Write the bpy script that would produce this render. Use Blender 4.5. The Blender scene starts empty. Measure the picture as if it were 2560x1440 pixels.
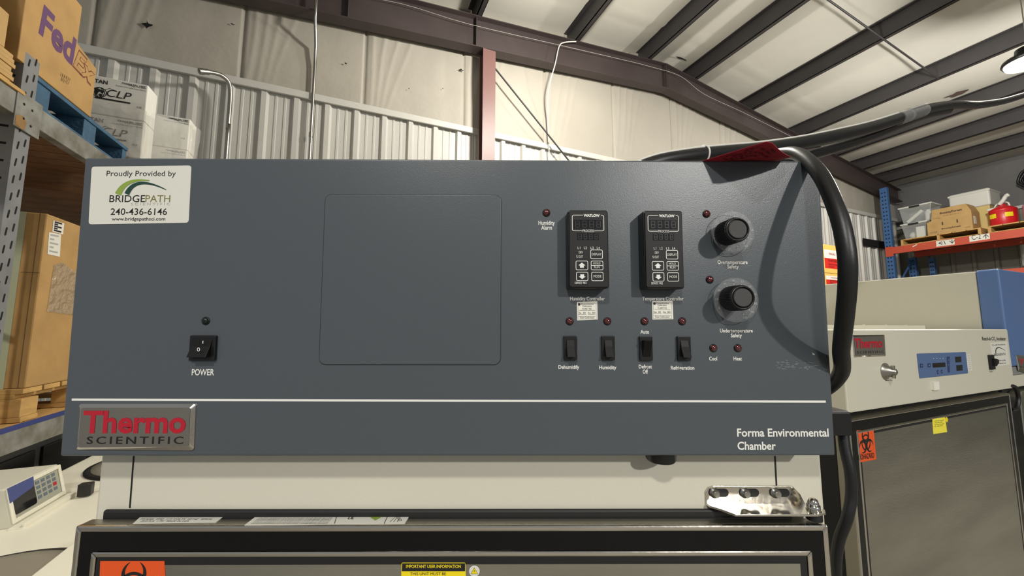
import bpy, bmesh, math, random
from mathutils import Matrix, Vector, noise
random.seed(7)
SC = bpy.context.scene
COL = SC.collection
PI = math.pi
H = 1.87                                   # camera height above the floor; z below is relative to the camera

# ---------------------------------------------------------------- camera
FPX = 950.0
PITCH, ROLL, YAW = math.radians(5.75), math.radians(.12), math.radians(-.38)
_cp, _sp = math.cos(PITCH), math.sin(PITCH)
_f = Vector((0, _cp, _sp)); _r = Vector((1, 0, 0)); _u = _r.cross(_f)
_r2 = math.cos(ROLL)*_r + math.sin(ROLL)*_u
_u2 = -math.sin(ROLL)*_r + math.cos(ROLL)*_u
CAM = Matrix((_r2, _u2, -_f)) @ Matrix.Rotation(-YAW, 3, 'Z')     # world -> camera
cd = bpy.data.cameras.new('camera'); cam = bpy.data.objects.new('camera', cd); COL.objects.link(cam)
cam.matrix_world = Matrix.Translation((0, 0, H)) @ CAM.transposed().to_4x4()
cd.sensor_width = 36; cd.lens = 36*FPX/2560; cd.clip_start = .02; cd.clip_end = 100
SC.camera = cam

# ---------------------------------------------------------------- world, lamps, exposure
SC.view_settings.view_transform = 'Standard'; SC.view_settings.look = 'None'
SC.view_settings.gamma = 1; SC.view_settings.use_curve_mapping = False
SC.view_settings.exposure = 0.4
W = bpy.data.worlds.new('world'); SC.world = W; W.use_nodes = True
W.node_tree.nodes['Background'].inputs[0].default_value = (.92, .95, 1, 1)
W.node_tree.nodes['Background'].inputs[1].default_value = .21
B = math.radians(22.75)                    # the building is turned against the chamber
CB, SB = math.cos(B), math.sin(B)
def bl(u, v, z=0): return Vector((u*CB - v*SB, u*SB + v*CB, z))
def point_light(name, p, watts, rad, color, spot=None):
    l = bpy.data.lights.new(name, 'SPOT' if spot else 'POINT'); l.energy = watts; l.shadow_soft_size = rad; l.color = color
    if spot: l.spot_size = math.radians(spot); l.spot_blend = .35
    o = bpy.data.objects.new(name, l); COL.objects.link(o); o.location = (p[0], p[1], p[2] + H)
    return o
LAMP_KEY = Vector((2.65, -4.2, 2.35))
LAMP_TOP = bl(2.1, 2.5, 3.35)
LAMP_RIGHT = bl(6.81, 1.37, 2.95)
LAMP_AISLE = Vector((-.7, -2.5, 2.75))
WARM, NEUT = (1, .955, .88), (1, .97, .91)
point_light('lamp_light', LAMP_KEY - Vector((0, 0, .12)), 520, .10, NEUT, 165)
point_light('lamp_light', LAMP_TOP - Vector((0, 0, .12)), 330, .14, WARM)
point_light('lamp_light', LAMP_RIGHT - Vector((0, 0, .12)), 420, .14, NEUT)
point_light('lamp_light', LAMP_AISLE - Vector((0, 0, .12)), 260, .14, NEUT, 165)

# ---------------------------------------------------------------- rays and frames
def ray(px, py): return CAM.transposed() @ Vector(((px-1280)/FPX, (720-py)/FPX, -1))
def FF(o, right, up):
    right = Vector(right).normalized(); up = Vector(up).normalized(); n = right.cross(up)
    m = Matrix.Identity(4)
    for i in range(3): m[i][0] = right[i]; m[i][1] = up[i]; m[i][2] = n[i]; m[i][3] = o[i]
    return m
def hit(F, px, py, n=0):
    d = ray(px, py); N = Vector((F[0][2], F[1][2], F[2][2])); o = F.to_translation() + N*n
    t = o.dot(N)/d.dot(N); p = F.inverted() @ (d*t)
    return p.x, p.y
def at(px, py, Y): d = ray(px, py); return d*(Y/d.y)          # a point at world depth Y
def atu(px, py, U): d = ray(px, py); return d*(U/(d.x*CB + d.y*SB))
def atv(px, py, V): d = ray(px, py); return d*(V/(-d.x*SB + d.y*CB))
def atz(px, py, Z): d = ray(px, py); return d*(Z/d.z)
FW = Matrix.Identity(4)
FB = Matrix.Rotation(B, 4, 'Z')
UD, VD, ZD = bl(1, 0), bl(0, 1), Vector((0, 0, 1))
def face_v(v): return FF(VD*v, UD, ZD)         # a plane facing the aisle; local x = u, y = z
def face_pu(u): return FF(UD*u, VD, ZD)        # a plane facing +u; local x = v
def face_mu(u): return FF(UD*u, -VD, ZD)       # a plane facing -u; local x = -v

# ---------------------------------------------------------------- materials
def lin(c): return tuple((x/255/12.92 if x/255 <= .04045 else ((x/255+.055)/1.055)**2.4) for x in c)
MATS = {}
def mat(name, rgb, rough=.5, metal=0, bump=0, bscale=200, vary=0, vscale=8, spec=.5, aniso=None, stretch=None, rgb2=None, emit=0, coat=0, alpha=1, trans=0, wave=None):
    if name in MATS: return MATS[name]
    m = bpy.data.materials.new(name); m.use_nodes = True; nt = m.node_tree; nd = nt.nodes; lk = nt.links
    p = nd['Principled BSDF']; c = lin(rgb) + (1,)
    p.inputs['Base Color'].default_value = c; p.inputs['Roughness'].default_value = rough
    p.inputs['Metallic'].default_value = metal; p.inputs['Specular IOR Level'].default_value = spec
    p.inputs['Coat Weight'].default_value = coat; p.inputs['Alpha'].default_value = alpha
    p.inputs['Transmission Weight'].default_value = trans
    if emit: p.inputs['Emission Color'].default_value = c; p.inputs['Emission Strength'].default_value = emit
    tc = nd.new('ShaderNodeTexCoord'); mp = nd.new('ShaderNodeMapping'); lk.new(tc.outputs['Object'], mp.inputs[0])
    if stretch: mp.inputs['Scale'].default_value = stretch
    mp.inputs['Rotation'].default_value = (0, 0, 0)
    if vary:
        n = nd.new('ShaderNodeTexNoise'); n.inputs['Scale'].default_value = vscale; n.inputs['Detail'].default_value = 6
        lk.new(mp.outputs[0], n.inputs[0])
        mx = nd.new('ShaderNodeMix'); mx.data_type = 'RGBA'
        c2 = lin(rgb2) if rgb2 else tuple(x*(1-vary) for x in c[:3])
        cr = nd.new('ShaderNodeMapRange'); cr.inputs[1].default_value = .35; cr.inputs[2].default_value = .68
        lk.new(n.outputs[0], cr.inputs[0]); lk.new(cr.outputs[0], mx.inputs[0])
        mx.inputs[6].default_value = c; mx.inputs[7].default_value = c2 + (1,)
        lk.new(mx.outputs[2], p.inputs['Base Color'])
    if bump:
        n = nd.new('ShaderNodeTexNoise'); n.inputs['Scale'].default_value = bscale; n.inputs['Detail'].default_value = 3
        lk.new(mp.outputs[0], n.inputs[0]); b = nd.new('ShaderNodeBump'); b.inputs['Strength'].default_value = bump
        b.inputs['Distance'].default_value = 1/bscale
        lk.new(n.outputs[0], b.inputs['Height']); lk.new(b.outputs[0], p.inputs['Normal'])
    MATS[name] = m; return m
slate = mat('slate_paint', (74, 80, 85), .33, bump=.15, bscale=1000, spec=.6)
slate_s = mat('slate_paint_flat', (84, 89, 92), .5, bump=.3, bscale=900)
cream = mat('cream_paint', (206, 202, 186), .45, bump=.12, bscale=500)
cream_in = mat('incubator_paint', (200, 197, 180), .45, bump=.12, bscale=500)
white_paint = mat('white_paint', (225, 221, 202), .4)
blue_paint = mat('blue_paint', (84, 112, 160), .4)
steel = mat('brushed_stainless', (196, 194, 182), .34, 1, vary=.22, vscale=3, stretch=(1, 1, 5), bump=.04, bscale=60)
steel_flat = mat('satin_stainless', (176, 172, 160), .36, 1, bump=.05, bscale=300)
chrome = mat('polished_metal', (215, 210, 200), .14, 1, bump=.02, bscale=40)
zinc = mat('zinc', (170, 168, 160), .35, 1)
black = mat('black_plastic', (18, 18, 19), .35)
band_black = mat('band_black', (9, 9, 10), .3, spec=.3)
black_m = mat('matte_black', (20, 20, 20), .6)
rubber = mat('black_rubber', (20, 21, 22), .42, bump=.05, bscale=500)
dkgrey = mat('dark_face', (30, 30, 31), .5, spec=.3)
knobtop = mat('knob_top', (62, 62, 62), .6, bump=.5, bscale=2500)
white_ink = mat('white_ink', (226, 226, 220), .6)
grey_ink = mat('grey_ink', (170, 170, 166), .6)
black_ink = mat('black_ink', (22, 22, 22), .6)
brown_ink = mat('brown_ink', (70, 48, 30), .7)
red_ink = mat('red_ink', (172, 22, 42), .45)
purple_ink = mat('purple_ink', (98, 66, 104), .8)
orangeline_ink = mat('outline_ink', (122, 70, 48), .8)
label_white = mat('label_white', (214, 213, 204), .5)
label_paper = mat('label_paper', (228, 226, 214), .5)
label_yellow = mat('label_yellow', (238, 214, 20), .5)
label_orange = mat('label_orange', (222, 82, 26), .5)
label_red = mat('label_red', (205, 38, 30), .55)
tag_red = mat('tag_red', (160, 40, 52), .7, spec=.2)
green1 = mat('leaf_green', (134, 158, 66), .5); green2 = mat('dark_green', (20, 62, 52), .5)
lens_red = mat('red_lens', (74, 9, 8), .08, spec=.8, coat=1)
lens_dk = mat('dark_lens', (10, 24, 20), .12, spec=.6)
lcd = mat('display_window', (24, 24, 25), .12, spec=.6)
seg_m = mat('unlit_segment', (33, 33, 33), .4)
clear = mat('clear_plastic', (225, 228, 228), .06, spec=.6, alpha=.08)
film = mat('shrink_film', (235, 233, 224), .12, spec=1.0, alpha=.30, coat=1, bump=.25, bscale=28)
clearbin = mat('clear_bin', (205, 210, 208), .2, alpha=.32)
card = mat('cardboard', (184, 146, 90), .8, vary=.16, vscale=9, bump=.08, bscale=150)
card2 = mat('cardboard_pale', (192, 156, 100), .8, vary=.14, vscale=7, bump=.08, bscale=150)
card_dk = mat('cardboard_inside', (120, 92, 62), .85)
box_white = mat('white_cardboard', (232, 230, 220), .6)
tape = mat('packing_tape', (176, 182, 150), .3)
wood = mat('pallet_wood', (206, 164, 98), .75, vary=.3, vscale=7, stretch=(1, 1, 6), bump=.15, bscale=60)
wood_dk = mat('deck_wood', (128, 92, 58), .8, vary=.4, vscale=6, stretch=(1, 1, 9), bump=.2, bscale=40)
bluewood = mat('blue_pallet_paint', (62, 100, 128), .65, vary=.3, vscale=14, bump=.2, bscale=60)
rackgrey = mat('rack_grey', (142, 142, 136), .45, vary=.28, vscale=12, rgb2=(96, 92, 78))
rackpost = mat('rack_post_grey', (128, 130, 130), .45, vary=.2, vscale=10)
rackblue = mat('rack_blue', (60, 100, 150), .5)
rackorange = mat('rack_orange', (196, 78, 52), .5)
liner = mat('liner_panel', (198, 196, 188), .42, bump=.03, bscale=8)
insul = mat('wall_vinyl', (172, 166, 153), .55, vary=.07, vscale=2, bump=.06, bscale=12)
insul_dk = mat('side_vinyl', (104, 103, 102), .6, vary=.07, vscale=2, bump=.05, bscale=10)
roofv = mat('roof_vinyl', (206, 203, 192), .55, vary=.05, vscale=2, bump=.02, bscale=7)
redox = mat('primer_steel', (66, 56, 55), .5, vary=.15, vscale=4)
redox2 = mat('column_steel', (112, 80, 75), .45)
purl = mat('purlin_steel', (52, 49, 49), .5, vary=.12, vscale=5)
concrete = mat('concrete', (140, 136, 126), .7, vary=.2, vscale=3)
seam_m = mat('seam_line', (96, 90, 80), .8)
hole_m = mat('torn_hole', (9, 9, 9), .9)
red_can = mat('red_enamel', (200, 24, 34), .35)
pink_can = mat('pink_enamel', (196, 130, 150), .45)
lamp_glow = mat('lamp_lens', (255, 246, 225), .4, emit=18)
scuff_m = None

# ---------------------------------------------------------------- mesh builder
WORG = {}
class MB:
    def __init__(s, F=FW): s.v = []; s.f = []; s.mi = []; s.F = F; s.m = 0; s.sm = []
    def add(s, vs, fs, smooth=False, F=None):
        F = F or s.F; k = len(s.v)
        for p in vs: s.v.append(F @ Vector(p))
        for f in fs: s.f.append([i+k for i in f]); s.mi.append(s.m); s.sm.append(smooth)
        return s
    def box(s, x0, x1, y0, y1, z0, z1, F=None):
        x0, x1 = sorted((x0, x1)); y0, y1 = sorted((y0, y1)); z0, z1 = sorted((z0, z1))
        v = [(x, y, z) for x in (x0, x1) for y in (y0, y1) for z in (z0, z1)]
        f = [(0, 1, 3, 2), (4, 6, 7, 5), (0, 4, 5, 1), (2, 3, 7, 6), (0, 2, 6, 4), (1, 5, 7, 3)]
        return s.add(v, f, False, F)
    def prism(s, poly, z0, z1, F=None, smooth=False):             # polygon in local xy, from z0 to z1 (z1 > z0), ccw
        a = sum(poly[i][0]*poly[(i+1) % len(poly)][1] - poly[(i+1) % len(poly)][0]*poly[i][1] for i in range(len(poly)))
        if a < 0: poly = poly[::-1]
        n = len(poly)
        v = [(p[0], p[1], z0) for p in poly] + [(p[0], p[1], z1) for p in poly]
        f = [list(range(n))[::-1], list(range(n, 2*n))] + [(i, (i+1) % n, n+(i+1) % n, n+i) for i in range(n)]
        return s.add(v, f, smooth, F)
    def flat(s, poly, z=0, F=None):
        a = sum(poly[i][0]*poly[(i+1) % len(poly)][1] - poly[(i+1) % len(poly)][0]*poly[i][1] for i in range(len(poly)))
        if a < 0: poly = poly[::-1]
        return s.add([(p[0], p[1], z) for p in poly], [list(range(len(poly)))], False, F)
    def strip(s, pts, w, z=0, closed=False, F=None):              # a flat line of width w through local xy points
        n = len(pts); L = []; R = []
        for i in range(n):
            a = Vector(pts[(i-1) % n] if closed or i else pts[0]); c = Vector(pts[(i+1) % n] if closed or i < n-1 else pts[-1])
            d = (c-a); d = d.normalized() if d.length else Vector((1, 0)); t = Vector((-d.y, d.x))
            p = Vector(pts[i]); L.append(p+t*w/2); R.append(p-t*w/2)
        m = n if closed else n-1
        v = [(p.x, p.y, z) for p in L] + [(p.x, p.y, z) for p in R]
        return s.add(v, [(i, n+i, n+(i+1) % n, (i+1) % n) for i in range(m)], False, F)
    def lathe(s, prof, seg=32, F=None, smooth=True, cap=True):    # profile (r, z), round local z
        v = []; f = []
        for r, z in prof:
            for k in range(seg): t = 2*PI*k/seg; v.append((r*math.cos(t), r*math.sin(t), z))
        for i in range(len(prof)-1):
            for k in range(seg): f.append((i*seg+k, i*seg+(k+1) % seg, (i+1)*seg+(k+1) % seg, (i+1)*seg+k))
        s.add(v, f, smooth, F)
        if cap:
            n = len(prof)
            s.add([(prof[-1][0]*math.cos(2*PI*k/seg), prof[-1][0]*math.sin(2*PI*k/seg), prof[-1][1]) for k in range(seg)], [list(range(seg))], False, F)
            s.add([(prof[0][0]*math.cos(2*PI*k/seg), prof[0][0]*math.sin(2*PI*k/seg), prof[0][1]) for k in range(seg)], [list(range(seg))[::-1]], False, F)
        return s
    def tube(s, pts, r, seg=12, F=None, cap=True):
        pts = [Vector(p) for p in pts]; n = len(pts); rr = r if isinstance(r, (list, tuple)) else [r]*n
        v = []; f = []; up = None
        for i in range(n):
            d = (pts[min(i+1, n-1)] - pts[max(i-1, 0)]).normalized()
            if up is None: up = Vector((0, 0, 1)) if abs(d.z) < .9 else Vector((1, 0, 0))
            x = up.cross(d).normalized(); up = d.cross(x).normalized()
            for k in range(seg): t = 2*PI*k/seg; v.append(pts[i] + (x*math.cos(t) + up*math.sin(t))*rr[i])
        for i in range(n-1):
            for k in range(seg): f.append((i*seg+k, i*seg+(k+1) % seg, (i+1)*seg+(k+1) % seg, (i+1)*seg+k))
        s.add(v, f, True, F)
        if cap: s.add(v[:seg], [list(range(seg))[::-1]], False, F); s.add(v[-seg:], [list(range(seg))], False, F)
        return s
    def build(s, name, m, parent=None, bev=0, seg=2, origin=None, label=None):
        me = bpy.data.meshes.new(name)
        lo = Vector([min(p[i] for p in s.v) for i in range(3)]); hi = Vector([max(p[i] for p in s.v) for i in range(3)])
        o0 = Vector(((lo.x+hi.x)/2, (lo.y+hi.y)/2, lo.z)) if origin is None else Vector(origin)
        me.from_pydata([p-o0 for p in s.v], [], s.f)
        for mm in (m if isinstance(m, (list, tuple)) else [m]): me.materials.append(mm)
        for p, i, sm in zip(me.polygons, s.mi, s.sm): p.material_index = i; p.use_smooth = sm
        me.update()
        o = bpy.data.objects.new(name, me); COL.objects.link(o)
        return place(o, o0, parent, bev, seg, label)
def place(o, o0, parent=None, bev=0, seg=2, label=None):
    WORG[o.name] = Vector(o0)
    if parent: o.parent = parent; o.location = o0 - WORG[parent.name]
    else: o.location = Vector(o0) + Vector((0, 0, H))
    if bev:
        b = o.modifiers.new('bevel', 'BEVEL'); b.width = bev; b.segments = seg; b.limit_method = 'ANGLE'; b.angle_limit = math.radians(50)
    if label: o['label'] = label
    return o
def tag(o, label, cat, group=None, kind=None):
    if label: o['label'] = label
    if cat: o['category'] = cat
    if group: o['group'] = group
    if kind: o['kind'] = kind
    return o
def thing(name, p, label, cat, group=None):
    o = bpy.data.objects.new(name, None); COL.objects.link(o); o.empty_display_size = .05
    WORG[o.name] = Vector(p); o.location = Vector(p) + Vector((0, 0, H))
    return tag(o, label, cat, group)
def struct(o): o['kind'] = 'structure'; return o

def spline(pts, n=8):
    pts = [Vector(p) for p in pts]; out = []
    for i in range(len(pts)-1):
        p0 = pts[max(i-1, 0)]; p1 = pts[i]; p2 = pts[i+1]; p3 = pts[min(i+2, len(pts)-1)]
        for k in range(n):
            t = k/n; out.append(.5*((2*p1) + (p2-p0)*t + (2*p0-5*p1+4*p2-p3)*t*t + (3*p1-p0-3*p2+p3)*t**3))
    out.append(pts[-1]); return out
def rrect(x0, x1, y0, y1, r, n=5):
    x0, x1 = sorted((x0, x1)); y0, y1 = sorted((y0, y1)); P = []
    for cx, cy, a in ((x1-r, y1-r, 0), (x0+r, y1-r, 90), (x0+r, y0+r, 180), (x1-r, y0+r, 270)):
        for k in range(n+1): t = math.radians(a+90*k/n); P.append((cx+r*math.cos(t), cy+r*math.sin(t)))
    return P
def circ(cx, cy, r, n=24): return [(cx+r*math.cos(2*PI*k/n), cy+r*math.sin(2*PI*k/n)) for k in range(n)]
def quadpts(F, pts, n=0): return [hit(F, x, y, n) for x, y in pts]

# ---------------------------------------------------------------- lettering
_tc = {}
def text_geo(s, bold=0, space=1.0, shear=0):
    k = (s, bold, space, shear)
    if k in _tc: return _tc[k]
    c = bpy.data.curves.new('t', 'FONT'); c.body = s; c.size = 1; c.resolution_u = 3; c.offset = bold; c.space_character = space; c.shear = shear
    c.fill_mode = 'FRONT'
    o = bpy.data.objects.new('t', c); COL.objects.link(o)
    dg = bpy.context.evaluated_depsgraph_get(); me = o.evaluated_get(dg).to_mesh()
    vs = [(v.co.x, v.co.y) for v in me.vertices]; fs = [list(p.vertices) for p in me.polygons]
    o.evaluated_get(dg).to_mesh_clear(); bpy.data.objects.remove(o); bpy.data.curves.remove(c)
    x0 = min(v[0] for v in vs); x1 = max(v[0] for v in vs)
    _tc[k] = ([(x-x0, y) for x, y in vs], fs, x1-x0); return _tc[k]
CAPH = max(v[1] for v in text_geo('H')[0])
def text_into(mb, F, s, a, b, w, h, n=.0004, bold=0, space=1.0, rot=0, shear=0):   # baseline start (a, b), width w, capital height h
    vs, fs, tw = text_geo(s, bold, space, shear); cr, sr = math.cos(rot), math.sin(rot)
    P = []
    for x, y in vs:
        X, Y = x*w/tw, y*h/CAPH; P.append((a + X*cr - Y*sr, b + X*sr + Y*cr, n))
    mb.add(P, fs, False, F)
def text_px(mb, F, s, x0, x1, yt, yb, yb1=None, n=.0004, **kw):
    a = Vector(hit(F, x0, yb, n)); c = Vector(hit(F, x1, yb if yb1 is None else yb1, n)); d = c-a
    h = hit(F, x0, yt, n)[1] - a.y
    text_into(mb, F, s, a.x, a.y, d.length, h, n, rot=math.atan2(d.y, d.x), **kw)
def lettering(parent, F, s, x0, x1, yt, yb, m, yb1=None, name='lettering', n=.0004, **kw):
    mb = MB(F); text_px(mb, F, s, x0, x1, yt, yb, yb1, n, **kw)
    return mb.build(name, m, parent)

# ================================================================ the setting
D = 4.58                                            # the back wall, measured along v
RU, RZ, RS = 4.57, 4.25, .15                                 # ridge: u and height of the rafter's top
def ztop(u): return RZ - (.085*(RU-u) if u < RU else RS*(u-RU))
GZ = 2.51                                           # top of the liner panel
struct(MB(FB).box(-5, 13, -8, 5, -H-.1, -H).build('floor', concrete))
# back wall: vinyl-faced insulation above, ribbed liner panel below, one object each way up
seams = [-2.3, -1.15, .05, 1.25, 2.45, 3.65, 4.85, 6.05, 7.25, 8.45]
def fold(u, z):
    t = (z-GZ)/2.0; d = 0
    for s in seams:
        if not -0.2 < u-s < 1.1: continue
        d -= .035*math.exp(-((u-s)/.012)**2)
        for k in range(4):
            c = s + .05 + .07*k + t*(.10 + .13*k) + .02*math.sin(3*z+k+s)
            d += (.014 - .002*k)*math.exp(-((u-c)/.022)**2)*(.35+.65*min(1, max(0, t*1.2)))
    return d + .018*noise.noise(Vector((u*1.1, z*1.1, 3))) + .005*noise.noise(Vector((u*5, z*2.5, 8)))
mb = MB(FB); nu, nz = 900, 44; u0, u1 = -4.0, 11.9; vs = []; fs = []
for i in range(nu+1):
    u = u0 + (u1-u0)*i/nu; zt = ztop(u) + .25
    for j in range(nz+1):
        z = GZ + .02 + (zt-GZ-.02)*j/nz; vs.append((u, D-.03-fold(u, z), z))
for i in range(nu):
    for j in range(nz): k = i*(nz+1)+j; fs.append((k, k+nz+1, k+nz+2, k+1))
mb.add(vs, fs, True); mb.m = 1
prof = []; u = -4.024-.305
while u < 11.9:
    prof += [(u, 0), (u+.022, .034), (u+.068, .034), (u+.09, 0), (u+.14, 0), (u+.145, .006), (u+.165, .006), (u+.17, 0), (u+.225, 0), (u+.23, .006), (u+.25, .006), (u+.255, 0)]; u += .3048
vs = []; fs = []
for x, h in prof: vs += [(x, D-h, -H), (x, D-h, GZ)]
for i in range(len(prof)-1): fs.append((2*i, 2*i+2, 2*i+3, 2*i+1))
mb.add(vs, fs)
wall = struct(mb.build('wall_back', [insul, liner]))
mb = MB(FB); mb.box(-4, 11.9, D-.06, D-.035, GZ-.02, GZ+.055); mb.box(-4, 11.9, D-.06, D, GZ+.05, GZ+.056)
struct(mb.build('trim_1', liner, bev=.003))
for i, (px, py, w, h) in enumerate([(370, 62, .055, .05), (1153, 175, .04, .022), (580, 60, .022, .012), (1022, 221, .01, .01), (1107, 221, .01, .01), (865, 158, .03, .014)]):
    p = atv(px, py, D-.055); a = FF(p, UD, ZD); mb = MB(a)
    mb.flat([(w*(.6+.4*math.sin(k*2.7+i))*math.cos(k*PI/5), h*(.6+.4*math.cos(k*1.9+i))*math.sin(k*PI/5)) for k in range(10)], .0)
    struct(mb.build('trim_hole', hole_m, wall))
# right wall
RW = 11.95
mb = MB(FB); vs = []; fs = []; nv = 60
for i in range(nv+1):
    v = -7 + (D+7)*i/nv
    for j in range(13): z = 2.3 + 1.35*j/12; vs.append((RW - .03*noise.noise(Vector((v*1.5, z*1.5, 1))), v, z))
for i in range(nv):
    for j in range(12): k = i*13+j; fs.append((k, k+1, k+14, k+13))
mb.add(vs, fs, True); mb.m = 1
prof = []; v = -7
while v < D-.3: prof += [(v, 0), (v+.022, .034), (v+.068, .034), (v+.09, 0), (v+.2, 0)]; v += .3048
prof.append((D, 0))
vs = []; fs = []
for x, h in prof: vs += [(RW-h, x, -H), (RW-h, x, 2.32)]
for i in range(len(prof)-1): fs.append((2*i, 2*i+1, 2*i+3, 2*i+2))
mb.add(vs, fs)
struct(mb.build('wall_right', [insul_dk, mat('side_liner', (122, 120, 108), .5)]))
struct(MB(FB).box(RW-.05, RW-.03, -7, D, 2.3, 2.36).build('trim_2', liner))
# roof: vinyl-faced insulation sagging between the purlins
PU = [-1.58, -.15, 1.35, 2.83, 4.18, 5.19, 6.59, 8.02, 9.20, 10.14, 11.09]
PD = .24
V0, V1 = -7.0, D
edges = [-4.0] + PU + [RW+.1]
mb = MB(FB)
for a, b in zip(edges[:-1], edges[1:]):
    m = 14; n = 150; vs = []; fs = []
    for i in range(m+1):
        t = i/m; u = a + (b-a)*t
        for j in range(n+1):
            v = V0 + (V1-V0)*j/n
            q = ((v+.35) % 1.22)/1.22; cre = -.022*math.exp(-((q-.5)/.035)**2) + .016*math.exp(-((q-.54)/.03)**2)
            z = ztop(u) + PD + .004 - .05*(1-(2*t-1)**2) + .022*(1-(2*t-1)**2)*noise.noise(Vector((u*.9, v*.7, 5))) + cre*(1-abs(2*t-1))**.5
            vs.append((u, v, z))
    for i in range(m):
        for j in range(n): k = i*(n+1)+j; fs.append((k, k+1, k+n+2, k+n+1))
    mb.add(vs, fs, True)
struct(mb.build('ceiling', roofv))
ordn = ['leftmost', 'second', 'third', 'fourth', 'fifth', 'sixth', 'seventh', 'eighth', 'ninth', 'tenth', 'last']
desc = ['dark steel roof purlin far left above the cardboard boxes', 'dark steel roof purlin at top left of the brown column', 'dark steel roof purlin crossing the rafter just above the brown column',
        'dark steel roof purlin in the brightest roof patch above the hanging white cable', 'dark steel roof purlin on the left side of the roof ridge', 'dark steel roof purlin on the right side of the roof ridge',
        'dark steel roof purlin met first by the diagonal sag rod', 'dark steel roof purlin where the diagonal sag rod ends', 'dark steel roof purlin partly hidden by the black hose', 'dark steel roof purlin second from the right wall, high above the orange shelf', 'dark steel eave purlin at the top of the right wall']
for i, u in enumerate(PU):
    z = ztop(u); mb = MB(FB)
    mb.box(u-.008, u+.008, V0, D-.05, z, z+PD); mb.box(u-.008, u+.065, V0, D-.05, z, z+.008); mb.box(u-.065, u+.008, V0, D-.05, z+PD-.01, z+PD)
    mb.box(u+.057, u+.065, V0, D-.05, z, z+.022)
    tag(mb.build('roof_purlin', purl), desc[i], 'roof beam', 'dark roof purlins')
# end-wall rafter, column, rods
VR0, VR1 = 4.32, 4.465
mb = MB(FB)
def rseg(ua, ub):
    dp = lambda u: -.43 if u <= RU else -.43 + .020*(u-RU)         # the rafter tapers towards the eave
    for (h0, h1, k0, k1, va, vb) in ((-.012, 0, 0, 0, VR0, VR1), (0, .012, 1, 1, VR0, VR1), (.01, -.01, 1, 0, 4.388, 4.398)):
        P = [(ua, ztop(ua)+k0*dp(ua)+h0), (ub, ztop(ub)+k0*dp(ub)+h0), (ub, ztop(ub)+k1*dp(ub)+h1), (ua, ztop(ua)+k1*dp(ua)+h1)]
        mb.add([(p[0], va, p[1]) for p in P] + [(p[0], vb, p[1]) for p in P], [(0, 1, 2, 3), (7, 6, 5, 4), (0, 4, 5, 1), (1, 5, 6, 2), (2, 6, 7, 3), (3, 7, 4, 0)])
rseg(-4, RU); rseg(RU, 11.7)
for u in (-.15, 1.35, RU): mb.box(u-.005, u+.005, VR0+.01, VR1-.01, ztop(u)-.43, ztop(u)-.02)
tag(mb.build('steel_rafter', redox), 'dark red-brown steel rafter running up the back wall to the ridge', 'roof beam')
uc = .346*4.40; mb = MB(FB); zc = ztop(uc)-.44
mb.box(uc-.085, uc+.085, 4.32, 4.332, -H, zc); mb.box(uc-.085, uc+.085, 4.453, 4.465, -H, zc); mb.box(uc-.005, uc+.005, 4.332, 4.453, -H, zc)
tag(mb.build('steel_column', redox2), 'red-brown steel column standing against the white back wall', 'column')
mb = MB(); mb.tube([atv(1237, 170, 4.40), atv(1440, 424, 4.40)], .011, 8)
tag(mb.build('brace_rod', purl), 'thin dark diagonal brace rod right of the brown column', 'brace rod')
def roofhit(px, py, dz=0):
    d = ray(px, py); u = d.x*CB+d.y*SB; k = (RZ+dz+RS*RU)/(d.z+RS*u); return d*k
mb = MB(); mb.tube([roofhit(2060, -8), roofhit(2345, 195)], .012, 8)
tag(mb.build('sag_rod', purl), 'thin grey sag rod running across the roof purlins at upper right', 'rod')

# conduits and cables on the back wall
pu = -.1035*4.505
mb = MB(FB); mb.tube([(pu, 4.505, -H), (pu, 4.505, 2.9), (pu, 4.48, 3.1), (pu, 4.29, 3.28), (pu, 4.29, 3.45), (pu, 4.29, 3.78)], .0155, 12)
for z in (1.1, 2.05): mb.tube([(pu, 4.505, z), (pu, 4.505, z+.05)], .021, 12)
tag(mb.build('conduit_pipe', zinc), 'long straight silver conduit pipe rising up the white wall to the rafter', 'conduit')
P = [atv(563, 420, 4.44), atv(565, 395, 4.44), atv(570, 320, 4.44), atv(576, 240, 4.44), atv(572, 207, 4.42), atv(556, 190, 4.38), atv(533, 182, 4.34), atv(498, 178, 4.28)]
P[0] = Vector((P[1].x, P[1].y, -H+.001)); S = spline(P, 6)
mb = MB(); mb.tube(S, .02, 12); mb.tube(S[-5:-1], .026, 12); mb.tube(S[-3:], .03, 12)
tag(mb.build('conduit_pipe', zinc), 'silver conduit pipe bending over to the left at its top end', 'conduit')
mb = MB(); S = spline([atv(560, -40, 4.312), atv(950, -2, 4.312), atv(1172, 60, 4.312), atv(1400, 113, 4.312)], 5); mb.tube(S, .0028, 6)
mb.tube(spline([atv(1395, 112, 4.31), atv(1560, 150, 4.31), atv(1620, 165, 4.31), atv(1700, 190, 4.31), atv(1760, 235, 4.31), atv(1860, 282, 4.31), atv(1985, 345, 4.31)], 5), .0035, 6)
tag(mb.build('white_cable', mat('cable_grey', (168, 166, 158), .5)), 'thin white cable strung along the brown rafter', 'cable')
mb = MB(); mb.tube(spline([atv(1440, 104, 4.312), atv(1412, 106, 4.31), atv(1398, 116, 4.308), atv(1388, 160, 4.312), atv(1371, 225, 4.40), atv(1370, 300, 4.48), atv(1373, 398, 4.50), atv(1374, 470, 4.50)], 6), .008, 8)
tag(mb.build('white_cable', label_white), 'white cable hanging down from the rafter right of the brown column', 'cable')

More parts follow.
